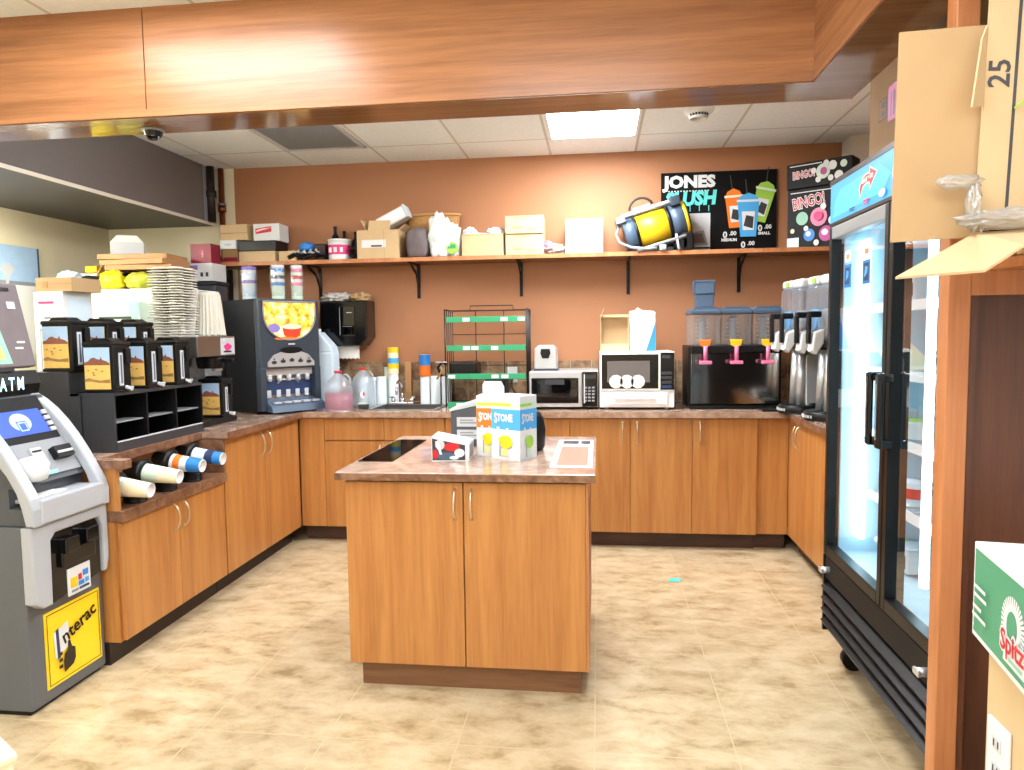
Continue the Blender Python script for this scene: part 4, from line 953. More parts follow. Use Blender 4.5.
# ------------------------------------------------------------------ on the wall shelf
def sb(*a, **k): return at_box(*a, **k)
b = sb('cardboard_box', 'long low tan box on the wall shelf end under a dark tray', 'box', -2.64, -2.36, 5.03, 5.22, SH, 2.065, 'cardboard_light')
sb('dark_tray', 'flat black tray on the long tan box at the shelf end', 'tray', -2.64, -2.345, 5.02, 5.22, 2.066, 2.14, 'black', bev=.004)
b = M('white').box(-2.53, -2.33, 5.05, 5.21, 2.141, 2.265)
S = Sheet(b, (-2.53, 5.05, 2.141), X, Z); S.poly([(.015, .05), (.14, .065), (.14, .105), (.015, .09)], 'red').poly([(.02, .062), (.06, .075), (.10, .080), (.138, .092), (.138, .099), (.10, .093), (.06, .09), (.02, .08)], 'pink').poly([(.025, .068), (.07, .08), (.125, .093), (.07, .088), (.025, .076)], 'white')
tag(b.done('snack_box', org=(-2.43, 5.13, 2.141)), 'white box with a red printed badge on the black tray', 'box')
sb('cardboard_box', 'small tan box below the larger one at the copper pipe end of the shelf', 'box', -2.775, -2.655, 5.04, 5.2, SH, 2.085, 'cardboard_dark', lambda b: b.box(-2.77, -2.66, 5.038, 5.041, SH+.01, SH+.04, 'dark_red'))
sb('white_carton', 'white flat carton between two tan boxes beside the copper pipe', 'carton', -2.785, -2.66, 5.03, 5.21, 2.086, 2.15, 'white', lambda b: b.box(-2.75, -2.7, 5.028, 5.03, 2.11, 2.125, 'light_grey'))
sb('cardboard_box', 'tan box on top of the white flat carton beside the copper pipe', 'box', -2.785, -2.575, 5.04, 5.21, 2.151, 2.265, 'cardboard_light', lambda b: b.box(-2.785, -2.575, 5.038, 5.04, 2.2, 2.205, 'cardboard_dark'))
sb('cardboard_box', 'small tan box between the long tan box and a tangle of cables', 'box', -2.335, -2.20, 5.04, 5.2, SH, 2.06, 'cardboard_light')
cb2 = M('black').tube([(-2.26+.012*k+.05*math.sin(k*1.3), 5.035+.02*math.sin(k*2.1), 2.005+.03*abs(math.sin(k*.9))) for k in range(24)], .011, 8)
cb2.tube([(-2.24+.012*k, 5.05+.03*math.cos(k*1.7), 2.03+.035*abs(math.cos(k*.8))) for k in range(20)], .008, 8, 'light_grey')
tag(cb2.done('cable_tangle', org=(-2.13, 5.05, SH)), 'tangle of black and grey cables on the wall shelf', 'cables')
tag(M('blue').blob((-2.14, 5.10, 2.09), (.06, .05, .035), .3, 6, 31, sub=3).done('blue_bag', org=(-2.14, 5.1, 2.05)), 'small crumpled blue wrapper on the cable tangle', 'wrapper')
tag(M('toe_black').box(-2.07, -1.985, 5.06, 5.24, SH, 2.11, bev=.01).box(-2.06, -1.995, 5.058, 5.062, 2.0, 2.09, 'pipe_dark').done('brown_case', org=(-2.01, 5.15, SH)), 'dark brown case beside the pink cleaner tub on the shelf', 'case')
tb = thing('cleaner_tub', 'white and pink round tub with black bottles behind on the shelf', 'tub', (-1.89, 5.10, SH))
M('white').lathe([(0, 0), (.08, 0), (.083, .04)], n=26).lathe([(.084, .04), (.084, .11)], n=26, m='hot_pink').lathe([(.083, .11), (.083, .14), (.086, .142), (.086, .152), (0, .155)], n=26).done('tub', tb)
q = M('white')
for a in (-2.1, -1.6, -1.1): q.box(.0847*math.cos(a)-.012, .0847*math.cos(a)+.012, .0847*math.sin(a)-.003, .0847*math.sin(a)+.002, .055, .09)
q.done('label', tb)
for x, h, l in ((-1.97, .27, 'tall thin black bottle behind the pink and white tub'), (-1.90, .235, 'black bottle in the middle behind the pink and white tub'), (-1.81, .225, 'shorter black bottle behind the pink and white tub')):
    o = M('black').lathe([(0, 0), (.03, 0), (.032, .01), (.032, h*.62), (.026, h*.72), (.012, h*.8), (.012, h*.93), (.014, h*.94), (.014, h), (0, h)], n=18).done('black_bottle'); o.location = (x, 5.23, SH); tag(o, l, 'bottle', 'black bottles on the shelf')
tag(M('wire_black').tube([(-1.78+.02*math.sin(k*1.1), 5.06+.025*math.cos(k*.9), SH+.008+.006*k) for k in range(16)], .007, 6).done('cord_coil', org=(-1.78, 5.06, SH)), 'coiled black cord beside the pink and white tub', 'cord')
c = thing('cardboard_box', 'open cardboard box with a white label on the wall shelf', 'box', (-1.575, 5.12, SH))
q = M('cardboard_light').box(-.155, .155, -.10, .10, 0, .205)
S = Sheet(q, (-.155, -.10, 0), X, Z); S.rect(.035, .215, .08, .135, 'white').rect(.105, .185, .085, .097, 'stand_grey').rect(.20, .202, 0, .205, 'cardboard_dark')
q.done('box', c)
q = M('cardboard_light'); q.T = rot_m((-.01, -.098, .205), 0, -.35); q.box(-.06, .10, -.002, .002, 0, .075).done('front_flap', c)
q = M('cardboard_light'); q.T = rot_m((-.09, 0, .205), 0, 0, -.45); q.box(-.002, .002, -.09, .09, 0, .085).done('side_flap', c)
q = M('cardboard_light'); q.T = rot_m((.155, 0, .205), 0, 0, .9); q.box(-.002, .002, -.09, .09, 0, .06).done('side_flap', c)
q = M('white_gloss'); q.T = rot_m((-1.47, 5.12, 2.285), 0, 0, -.45); q.box(-.13, .10, -.07, .07, -.045, .045, bev=.018, seg=3).box(.095, .11, -.072, .072, -.048, .048, 'pale_blue', bev=.004)
tag(q.done('plastic_tub', org=(-1.47, 5.12, 2.19)), 'white plastic tub tipped over in the open cardboard box', 'tub')
bk_ = thing('wicker_basket', 'tan wicker basket behind the white plastic bag on the shelf', 'basket', (-1.20, 5.205, SH))
M('wicker').lathe([(0, 0), (.13, 0), (.16, .10), (.185, .30), (.19, .325), (.175, .325), (.15, .1), (.12, .01), (0, .01)], n=32, sx=1.05, sy=.36).done('bowl', bk_)
M('wicker').tube([(1.05*.185*math.cos(2*PI*k/28), .36*.185*math.sin(2*PI*k/28), .32) for k in range(28)], .012, 8, closed=True).done('rim', bk_)
tag(M('bag_grey').blob((-1.285, 5.06, 2.085), (.085, .06, .115), .1, 4, 41, flat=SH+.001, sub=4, box=.35).done('grey_bag', org=(-1.27, 5.06, SH)), 'dark grey cloth bag between the labelled box and white plastic bag', 'bag')
pb = thing('plastic_bag', 'white carrier bag with a green print standing on the wall shelf', 'bag', (-1.09, 5.055, SH))
q = M('plastic_bag').blob((-.03, 0, .13), (.085, .06, .175), .25, 6, 51, flat=.001, sub=4, box=.3).blob((.055, .02, .10), (.06, .05, .13), .3, 7, 52, flat=.001, sub=4, box=.3)
q.done('bag', pb)
q = M('lime').cyl((.062, -.03, .06), (.062, -.052, .06), .042, n=20, m='lime'); q.box(.035, .09, -.054, -.05, .055, .085, 'green').done('print', pb)
c = thing('cardboard_box', 'open tan box with white film spilling from it on the wall shelf', 'box', (-.81, 5.12, SH))
q = M('cardboard_light').box(-.148, .148, -.10, .10, 0, .155); q.box(-.149, .149, -.101, -.1, .145, .15, 'cardboard'); q.done('box', c)
M('plastic_bag').blob((-.10, -.02, .165), (.05, .08, .045), .4, 7, 61, sub=4).blob((.085, .0, .165), (.065, .08, .045), .4, 7, 62, sub=4).blob((0, .02, .155), (.13, .07, .02), .3, 7, 63, sub=4).done('white_film', c)
for z, h, y, l in ((SH, .145, 5.12, 'lower of two stacked tan boxes on the wall shelf'), (SH+.147, .125, 5.11, 'upper of two stacked tan boxes on the wall shelf')):
    b = M('cardboard_light').box(-.644, -.377, y-.11, y+.11, z, z+h)
    S = Sheet(b, (-.644, y-.11, z), X, Z); S.rect(0, .267, h-.004, h, 'cardboard_dark').rect(.06, .17, h-.02, h-.012, 'cardboard').rect(.05, .12, .03, .05, 'cardboard').rect(.15, .21, .02, .035, 'cardboard')
    tag(b.done('cardboard_box', org=(-.51, y, z)), l, 'box', 'two tan boxes stacked on the wall shelf')
tag(M('plastic_wrap').blob((-.30, 5.10, SH+.035), (.075, .07, .04), .5, 7, 71, flat=SH+.001, sub=4).blob((-.345, 5.07, SH+.06), (.03, .03, .04), .4, 6, 72, 'lilac', flat=SH+.001).done('plastic_packet', org=(-.3, 5.1, SH)), 'crumpled clear packet with a purple end beside the plain white box', 'packet')
sb('white_box', 'plain white cube box alone on the wall shelf', 'box', -.225, .035, 5.04, 5.25, SH, 2.225, 'white')
# yellow machine
yh = thing('yellow_heater', 'yellow drum machine in a tilted grey tube frame on the wall shelf', 'heater', (.40, 5.085, SH))
T = rot_m((-.02, 0, .165), 0, 0, -.28)
dm_ = M('yellow', T).cyl((-.15, 0, 0), (.15, 0, 0), .112, n=32); dm_.done('drum', yh)
d2 = M('blue_grey', T).cyl((-.20, 0, 0), (-.12, 0, 0), .118, n=32).cyl((.12, 0, 0), (.215, 0, 0), .118, n=32, m='blue_grey').cyl((-.125, 0, 0), (-.105, 0, 0), .121, n=32, m='black').cyl((.1, 0, 0), (.125, 0, 0), .121, n=32, m='black')
d2.cyl((.215, 0, 0), (.235, 0, 0), .12, n=32, m='yellow').cyl((.235, 0, 0), (.245, 0, 0), .115, n=32, m='black').box(-.19, .17, -.05, .05, .118, .15, 'light_grey', bev=.01).box(-.10, .02, -.055, .055, .145, .165, 'pale_blue', bev=.006)
d2.done('end_bands', yh)
f = M('mid_grey', T)
for y in (-.10, .10): f.tube([(-.21, y, .12), (.19, y, .12)], .012, 10).tube([(-.15, y, -.125), (.19, y, -.125)], .012, 10)
f.box(.145, .215, -.115, .115, .09, .155, 'dark_blue_grey', bev=.01).box(-.235, -.17, -.11, .11, .085, .13, 'mid_grey', bev=.008)
f.done('frame', yh)
M('toe_black', T).tube(arc((-.04, -.02, .14), .085, .25, PI-.25, 10, X, Z), .009, 8).done('carry_handle', yh)
M('mid_grey').tube([(-.24, -.05, .2), (-.275, -.07, .12), (-.25, -.085, .06), (-.17, -.10, .025), (-.06, -.105, .014), (.0, -.11, .018)], .010, 8).tube([(-.215, -.04, .215), (-.255, -.05, .2), (-.26, -.05, .16)], .014, 8, 'mid_grey').done('hose', yh)
q = M('black').box(.17, .25, -.10, .08, .0, .12, bev=.012).cyl((.16, -.10, .05), (.16, -.06, .05), .045, n=20); q.box(-.2, .12, -.06, .06, .0, .03, 'stand_grey', bev=.004)
q.tube([(.13, -.10, .11), (.15, -.11, .0)], .008, 8, 'light_grey').cyl((.02, -.11, .02), (.06, -.11, .02), .018, n=12, m='pale_blue').done('motor_foot', yh)
# drink poster
ps = M('poster_black'); L0, B0_, PW, PH = .452, SH+.002, .80, .575
ps.T = Matrix(); yP = 5.265
ps.box(L0, L0+PW, yP, yP+.012, B0_, B0_+PH)
S = Sheet(ps, (L0, yP, B0_), X, Z, .0005)
S.text('JONES', .112, .20, .505, 'white', wt=.006, sx=1.12)
for k in range(14): S.k = 2; S.rect(.05+.021*k, .062+.021*k, .44, .448, 'light_grey')
S.k = 3; S.text('SLUSH', .13, .205, .385, 'turquoise', wt=.007, sx=.95, rot=.03, shear=.15)
for x in (.10, .20, .265, .33): S.rect(x, x+.006, .30, .34, 'turquoise')
S.k = 2; S.rect(.12, .345, .045, .285, 'light_grey').poly([(.185, .06), (.33, .06), (.30, .165), (.235, .155)], 'mid_grey').poly([(.20, .075), (.31, .075), (.29, .145), (.24, .14)], 'bag_grey').ell(.19, .235, .014, .018, 'skin_print').poly([(.165, .12), (.205, .12), (.212, .19), (.205, .222), (.178, .222), (.165, .18)], 'skin_print').rect(.03, .345, .012, .035, 'turquoise')
def pcup(cx, cy, wt_, h, c, rot, lab):
    S.k += 1
    R = lambda a, b_: (cx+a*math.cos(rot)-b_*math.sin(rot), cy+a*math.sin(rot)+b_*math.cos(rot))
    S.poly([R(-wt_*.36, -h/2), (R(wt_*.36, -h/2)), R(wt_*.5, h/2), R(-wt_*.5, h/2)], c)
    S.poly([R(-wt_*.5, h/2), R(wt_*.5, h/2), R(wt_*.35, h/2+.035), R(0, h/2+.055), R(-wt_*.35, h/2+.035)], c)
    S.poly([R(-wt_*.54, h/2-.008), R(wt_*.54, h/2-.008), R(wt_*.54, h/2+.008), R(-wt_*.54, h/2+.008)], lab)
    S.poly([R(-wt_*.1, h/2+.05), R(-wt_*.04, h/2+.05), R(-wt_*.12, h/2+.15), R(-wt_*.17, h/2+.15)], 'stand_grey')
    S.poly([R(-wt_*.25, -h*.32), R(wt_*.25, -h*.32), R(wt_*.3, h*.2), R(-wt_*.3, h*.2)], 'white').poly([R(-wt_*.22, -h*.2), R(wt_*.2, -h*.28), R(wt_*.25, h*.05), R(-wt_*.1, h*.1)], 'stand_grey')
pcup(.512, .285, .12, .22, 'orange', .06, 'cream'); pcup(.70, .325, .13, .23, 'lime', -.22, 'pale_green'); pcup(.605, .235, .15, .25, 'sky_blue', 0, 'pale_blue')
S.k = 12
for x, y, s_ in ((.475, .125, 'MEDIUM'), (.715, .165, 'SMALL'), (.60, .052, 'LARGE')):
    S.text('0', .062, x-.028, y, 'white', wt=.002); S.text('.00', .04, x+.026, y+.01, 'white', wt=.0015); S.text(s_, .026, x, y-.035, 'white', wt=.0015, sx=1.1)
tag(ps.done('drink_poster', org=(L0+PW/2, yP, B0_)), 'black poster reading JONES SLUSH with three coloured drinks and prices', 'poster')
# bingo ticket boxes
def bingo(name, label, z, h, wd, loc, rot, big):
    b = M('black_matte').box(-wd/2, wd/2, 0, .16, 0, h, bev=.002)
    S = Sheet(b, (-wd/2, 0, 0), X, Z)
    if big:
        S.rect(.02, wd-.02, h-.028, h-.022, 'white').text('BINGO!', .105, wd*.36, h*.77, 'white', wt=.006, sx=.6, rot=.14).text('BINGO!', .105, wd*.36, h*.77, 'red', wt=.001, sx=.6, rot=.14)
        S.poly([(wd-.005, h*.84), (wd-.005, h*.35), (wd*.72, h*.62)], 'lime').rect(.0, .08, .0, .075, 'pale_blue')
        for x, y, r, c in ((.10, .20, .045, 'teal_green'), (.21, .20, .062, 'pink'), (.15, .085, .042, 'blue'), (.26, .085, .052, 'magenta'), (.30, .17, .03, 'pale_blue'), (.24, .265, .022, 'white'), (.13, .13, .018, 'white'), (.32, .06, .02, 'cream'), (.04, .12, .016, 'cream'), (.2, .03, .02, 'white')):
            S.ell(x, y, r*.88, r, c, 16).ell(x-r*.15, y+r*.2, r*.42, r*.42, 'white' if c in ('blue', 'magenta') else c, 12)
        S.ell(.21, .205, .03, .03, 'hot_pink', 14)
    else:
        S.rect(.02, wd*.55, h-.02, h-.014, 'white').text('BINGO!', .07, wd*.27, h*.52, 'white', wt=.004, sx=.62, rot=.05).text('BINGO!', .07, wd*.27, h*.52, 'red', wt=.000, sx=.62, rot=.05)
        for x, y, r in ((.24, .09, .05), (.30, .12, .03), (.21, .04, .02), (.34, .05, .03), (.29, .04, .02), (.37, .12, .024), (.18, .10, .02), (.26, .14, .02)): S.ell(x, y, r*.9, r, random.choice(['white', 'pale_blue', 'pale_green', 'white']), 14)
        S.ell(.245, .09, .022, .025, 'magenta', 12)
    o = b.done(name); o.location = loc; o.rotation_euler = (0, 0, rot)
    return tag(o, label, 'box', 'bingo ticket boxes on the wall shelf')
bingo('ticket_box', 'black bingo ticket box with bright balls at the fridge end of the shelf', 0, .40, .39, (1.455, 5.03, SH), -.62, True)
bingo('ticket_box', 'flat black bingo box lying on top of the taller bingo box', 0, .165, .42, (1.455, 5.005, SH+.402), -.62, False)
# hanging packs under the shelf
def pack(label, x, y, mats, h, z0, r=.045, film=True):
    t = thing('cup_pack', label, 'cup pack', (x, y, z0), 0, 'wrapped cup packs on the drink machine')
    c = M(mats[0])
    n = 10
    for i in range(n): c.lathe([(r*.9, h*i/n), (r, h*(i+.9)/n), (r, h*(i+1)/n)], n=20, m=mats[i % len(mats)] if i > 3 else mats[-1])
    c.lathe([(r*.9, 0), (0, 0)], n=20, m='white').lathe([(r, h), (0, h)], n=20, m='white'); c.done('cups', t)
    if film: M('thin_film').blob((0, 0, h*.52), (r*1.15, r*1.15, h*.54), .08, 4, int(x*100) % 17, sub=4, box=.3).done('wrap', t)
pack('wrapped cup pack with blue and white print on the hot drink machine', -2.20, 4.72, ['blue', 'white', 'navy', 'pale_green'], .235, CT+.774)
pack('wrapped cup pack with red print next to the blue printed pack', -2.09, 4.78, ['pink', 'white', 'red', 'pale_green'], .235, CT+.774, .04)
pack('wrapped cup pack with purple print at the back of the hot drink machine', -2.42, 4.74, ['white', 'lilac', 'white', 'pale_blue'], .23, CT+.774, .05)

# ------------------------------------------------------------------ on the island
def straw_box(label, loc, rot, w, d, h, band, flap):
    t = thing('straw_box', label, 'box', loc, rot, 'straw boxes on the island')
    b = M('white').box(0, w, 0, d, 0, h)
    for o, u, L in (((0, 0, 0), X, w), ((w, 0, 0), Y, d)):
        S = Sheet(b, o, u, Z)
        S.rect(.0, L, h*.47, h*.79, band).rect(.0, L, h*.82, h*.90, 'pale_green' if u is Y else 'cream').rect(.02*L, .7*L, h*.84, h*.88, 'yellow_bag' if u is X else 'lime')
        S.text('S', h*.22, L*.16, h*.64, 'white', wt=.0022, sx=.62 if L > .13 else .5).text('TONE', h*.155, L*.49, h*.65, 'white', wt=.0022, sx=.72 if L > .13 else .58).rect(L*.2, L*.3, h*.475, h*.51, 'white').rect(L*.55, L*.62, h*.475, h*.50, 'white')
        S.ell(L*.52, h*.28, L*.23, h*.105, 'bright_yellow' if u is X else 'lime', 14).ell(L*.36, h*.31, L*.10, h*.05, 'lime' if u is Y else 'yellow', 10)
        S.rect(L*.30, L*.34, h*.05, h*.27, 'mid_grey').rect(L*.36, L*.58, h*.06, h*.17, 'lemon_print' if u is X else 'pale_green')
    b.done('carton', t)
    if flap:
        q = M('white'); q.prism([(0, h), (w, h), (w, h+.03), (w*.86, h+.055), (w*.1, h+.055), (0, h+.04)], 'y', d-.004, d)
        q.done('flap', t)
    return t
straw_box('blue banded straw box standing cornerwise on the island', (-.456, 2.994, IT), math.radians(-30.6), .151, .12, .272, 'sky_blue', False)
straw_box('orange banded straw box with raised flap behind the blue banded one', (-.532, 3.052, IT), math.radians(-5), .10, .12, .265, 'orange', True)
st_ = thing('tea_carton', 'small slanted carton with a red fruit print lying on the island', 'carton', (-.70, 2.905, IT), .05)
q = M('white').prism([(0, 0), (.158, 0), (.158, .072), (.0, .104)], 'y', 0, .16)
S = Sheet(q, (0, 0, 0), X, Z)
S.poly([(.002, .004), (.142, .004), (.142, .068), (.002, .096)], 'stand_grey').ell(.085, .06, .035, .018, 'red').ell(.035, .07, .02, .022, 'light_grey').ell(.06, .022, .045, .016, 'blue_grey').ell(.118, .035, .022, .018, 'white').ell(.015, .03, .012, .02, 'red').ell(.095, .015, .02, .008, 'pale_blue').poly([(.015, .085), (.03, .082), (.045, .03), (.035, .028)], 'white')
q.poly([(.1585, .02, .01), (.1585, .14, .01), (.1585, .14, .06), (.1585, .02, .065)], 'mid_grey')
q.done('carton', st_)
M('pale_blue').poly([(.03, .03, .0995), (.13, .03, .0795), (.13, .13, .0795), (.03, .13, .0995)]).done('top_label', st_)
nd_ = thing('napkin_holder', 'dark grey napkin holder with white labels behind the straw boxes', 'napkin holder', (-.70, 3.30, IT))
q = M('dark_grey').prism([(0, 0), (.17, 0), (.17, .205), (.0, .165)], 'y', 0, .16, bev=.006); q.prism([(-.005, .166), (.175, .206), (.175, .225), (.14, .225), (-.005, .178)], 'y', -.004, .164, 'light_grey', bev=.003)
q.done('body', nd_)
q = M('light_grey')
for z in (.035, .095): q.box(.03, .165, -.003, .0, z, z+.045)
for z in (.035, .095): q.box(.045, .13, -.0038, -.003, z+.015, z+.022, 'mid_grey').box(.045, .11, -.0038, -.003, z+.028, z+.034, 'mid_grey')
q.done('label', nd_)
cd_ = thing('condiment_caddy', 'black rounded caddy half hidden behind the blue banded straw box', 'caddy', (-.33, 3.22, IT))
M('black').lathe([(0, 0), (.075, 0), (.085, .02), (.09, .09), (.082, .14), (.065, .175), (0, .18)], n=28, sx=1., sy=.8).done('body', cd_)
M('stand_grey').box(-.05, .05, -.075, -.06, .05, .12, bev=.004).done('slot', cd_)
# ------------------------------------------------------------------ glass door fridge
fg = thing('display_fridge', 'tall black two door glass fridge with a lit blue sign on top', 'fridge', (1.36, 2.545, 0))
GX, GY0, GY1, GM = .97, 1.925, 3.172, 2.546
q = M('black_matte')
q.box(1.018, 1.76, GY1-.03, GY1, .13, 1.93).box(1.018, 1.76, GY0, GY0+.03, .13, 1.93).box(1.74, 1.77, GY0, GY1, .13, 1.93).box(1.018, 1.77, GY0, GY1, 1.86, 1.93).box(1.018, 1.77, GY0, GY1, .13, .47)
q.box(GX+.03, 1.04, GY0, GY1, .13, .462)
q.done('case', fg, True)
q = M('fridge_white')
q.box(1.72, 1.742, GY0+.03, GY1-.03, .47, 1.86).box(1.02, 1.74, GY1-.045, GY1-.028, .47, 1.86).box(1.02, 1.74, GY0+.028, GY0+.045, .47, 1.86).box(1.02, 1.74, GY0+.03, GY1-.03, .47, .485).box(1.02, 1.74, GY0+.03, GY1-.03, 1.845, 1.862)
q.done('liner', fg, True)
q = M('black')
q.box(GX+.05, 1.04, GM-.02, GM+.02, .462, 1.86).done('mullion', fg, True)
for y in (GM-.035, GY1-.075): M('fridge_tube').box(1.085, 1.11, y-.012, y+.012, .55, 1.80, bev=.004).done('light_tube', fg, True)
q = M('light_grey')
for k, z in enumerate((.74, 1.0, 1.26, 1.52)):
    sh_ = M('light_grey')
    for y in (GY0+.05, GM-.01, GM+.01, GY1-.05): sh_.tube([(1.14, y, z), (1.71, y, z)], .005, 6)
    for i in range(26): sh_.tube([(1.14, GY0+.06+i*.045, z), (1.71, GY0+.06+i*.045, z)], .0028, 4)
    sh_.box(1.135, 1.142, GY0+.05, GY1-.05, z-.02, z+.018, 'white').done('shelf', fg, True)
def fdoor(y0, y1, hy):
    d = M('black')
    z0, z1, t = .465, 1.858, .032
    d.box(GX, GX+.045, y0, y0+t, z0, z1, bev=.003).box(GX, GX+.045, y1-t, y1, z0, z1, bev=.003).box(GX, GX+.045, y0+t, y1-t, z0, z0+.045, bev=.003).box(GX, GX+.045, y0+t, y1-t, z1-.05, z1, 'mid_grey', bev=.003)
    d = d.done('door', fg, True)
    M('glass').poly([(GX+.02, y0+t, z0+.045), (GX+.02, y1-t, z0+.045), (GX+.02, y1-t, z1-.05), (GX+.02, y0+t, z1-.05)]).done('pane', d, True)
    h = M('black_gloss').box(GX-.045, GX-.025, hy-.018, hy+.018, 1.03, 1.285, bev=.008)
    h.box(GX-.03, GX+.005, hy-.016, hy+.016, 1.03, 1.06, bev=.005).box(GX-.03, GX+.005, hy-.016, hy+.016, 1.255, 1.285, bev=.005).box(GX-.0462, GX-.0445, hy-.004, hy+.004, 1.06, 1.25, 'mid_grey').done('handle', d, True)
    return d
d1 = fdoor(GM+.004, GY1-.002, GM+.045); d2 = fdoor(GY0+.002, GM-.004, GM-.045)
for y in (2.99, 2.79):
    q = M('blue').box(GX+.016, GX+.019, y-.035, y+.035, 1.60, 1.69); q.box(GX+.0155, GX+.0165, y-.025, y+.025, 1.612, 1.678, 'navy').poly([(GX+.015, y+.015, 1.625), (GX+.015, y-.015, 1.64), (GX+.015, y-.018, 1.662), (GX+.015, y+.008, 1.668)], 'sky_blue')
    q.box(GX+.0158, GX+.019, y-.03, y+.03, 1.70, 1.745, 'white').box(GX+.015, GX+.0159, y-.018, y+.012, 1.712, 1.73, 'tray_wood').done('door_sticker', d1, True)['label'] = 'small blue and white door sticker'
q = M('black')
for k in range(4):
    z = .315-.05*k
    q.prism([(GX+.03, z-.02), (GX+.0, z-.012), (GX-.012, z+.008), (GX+.03, z+.03)], 'y', GY0+.015, GY1-.015)
q.box(GX+.03, GX+.05, GY0, GY1, .125, .36).box(GX+.0, GX+.04, GY1-.016, GY1, .125, .46).box(GX+.0, GX+.04, GY0, GY0+.016, .125, .46)
q.done('grille', fg, True)
M('black_matte').box(GX+.005, GX+.04, GY0+.01, GY1-.01, .362, .458, bev=.003).done('kick_panel', fg, True)
for y in (3.10, 2.18): M('silver').cyl((GX+.006, y, .41), (GX-.03, y, .41), .014, n=12).box(GX-.035, GX-.025, y-.02, y+.02, .40, .42, bev=.003).done('latch', fg, True)
for x in (1.06, 1.68):
    for y in (GY1-.12, GY0+.12): M('black').cyl((x, y-.02, .045), (x, y+.02, .045), .045, n=18).box(x-.03, x+.03, y-.03, y+.03, .085, .132).done('caster', fg, True)
q = M('black').box(GX+.02, 1.60, GY0, GY1, 1.932, 2.05, bev=.004).box(GX+.0, GX+.03, GY0, GY1, 1.862, 1.875).box(GX+.0, GX+.03, GY0, GY1, 2.030, 2.05)
q.done('sign_box', fg, True)
q = M('sign_glow').box(GX+.002, GX+.022, GY0+.006, GY1-.006, 1.875, 2.03)
S = Sheet(q, (GX+.002, GY1-.006, 1.875), -Y, Z)
S.poly([(.04, .02), (.55, .03), (.62, .08), (.52, .13), (.12, .12), (.06, .08)], 'sign_glow_light')
S.o = S.o-Y*.13
S.poly([(.20, .085), (.235, .118), (.27, .125), (.30, .122), (.30, .145), (.375, .112), (.30, .055), (.30, .082), (.27, .086), (.235, .075), (.205, .035)], 'white').poly([(.207, .082), (.238, .112), (.27, .119), (.306, .116), (.306, .136), (.365, .111), (.306, .066), (.306, .088), (.27, .092), (.235, .082), (.21, .048)], 'red')
S.text('GRAB & GO', .022, .282, .102, 'white', wt=.0012, sx=.95, rot=.06).rect(.10, .16, .02, .025, 'navy').rect(.11, .155, .012, .017, 'navy').rect(.25, .31, .022, .03, 'hot_pink').rect(.26, .30, .012, .018, 'hot_pink').ell(.43, .025, .03, .014, 'pale_blue')
S.ell(.56, .07, .045, .05, 'white', 14).ell(.58, .085, .03, .04, 'orange', 12)
q.done('lit_sign', fg, True)['label'] = 'glowing blue sign with a red arrow ribbon'
# food inside
def inside(name, label, cat, x, y, z, build, group):
    b = M(); build(b); o = b.done(name); o.location = (x, y, z); return tag(o, label, cat, group)
bowl = lambda b: b.lathe([(0, 0), (.05, 0), (.075, .055), (.08, .06), (.082, .066), (.0, .07)], n=22, m='white') and b.lathe([(.055, .0702), (0, .0712)], n=18, m='lime')
tri = lambda b: b.prism([(-.06, 0), (.06, 0), (-.06, .12)], 'y', -.035, .035, 'cream') and b.box(-.062, -.06, -.03, .03, .02, .09, 'black')
pk = lambda b: b.box(-.05, .05, -.065, .065, 0, .10, 'light_grey', bev=.01) and b.box(-.052, -.049, -.05, .05, .02, .07, 'black') and b.box(-.0535, -.051, -.035, .035, .045, .055, 'white')
ct = lambda b: b.lathe([(0, 0), (.04, 0), (.048, .09), (.05, .095), (0, .098)], n=20, m='pale_blue') and b.lathe([(.0465, .03), (.0485, .07)], n=20, m='red')
fs = [('salad_bowl', bowl, 'bowl', 'white lidded salad bowl'), ('sandwich_pack', tri, 'sandwich', 'wedge sandwich pack'), ('food_pack', pk, 'food pack', 'pale food pack with black label'), ('yogurt_cup', ct, 'cup', 'pale blue cup with red band')]
shelfword = {.492: 'on the fridge floor', .75: 'on the lowest fridge shelf', 1.01: 'on the second fridge shelf', 1.27: 'on the third fridge shelf', 1.53: 'on the top fridge shelf'}
spots = []
for q_, (z, ks) in enumerate(((.492, (0, 2, 0)), (.75, (1, 3, 2)), (1.01, (2, 0, 3)), (1.27, (0, 1, 2)), (1.53, (3, 2, 0)))):
    for k, (x, y) in zip(ks, ((1.212, 3.03), (1.21, 2.86), (1.36, 2.95))): spots.append((k, x, y, z))
seen = {}
for k, x, y, z in spots:
    nm, bf, cat, lb = fs[k]
    where = 'against the end wall' if y > 3 else 'deeper inside' if x > 1.3 else 'behind the glass'
    l = f'{lb} {shelfword[z]} {where}'
    inside(nm, l, cat, x, y, z+.004, bf, 'food in the glass door fridge')
# carton on the fridge
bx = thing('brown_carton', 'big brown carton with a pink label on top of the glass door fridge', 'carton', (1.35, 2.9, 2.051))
q = M('carton_shaded').box(1.15, 1.60, 2.60, 3.25, 2.051, 2.56)
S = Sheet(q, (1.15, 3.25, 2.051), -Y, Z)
S.rect(.10, .18, .225, .31, 'black').rect(.106, .174, .231, .304, 'carton_shaded').rect(.13, .165, .24, .262, 'black').rect(.13, .165, .272, .296, 'black').rect(.20, .30, .20, .335, 'magenta').rect(.225, .235, .215, .31, 'stand_grey').rect(.25, .265, .215, .31, 'stand_grey')
q.done('box', bx, True)
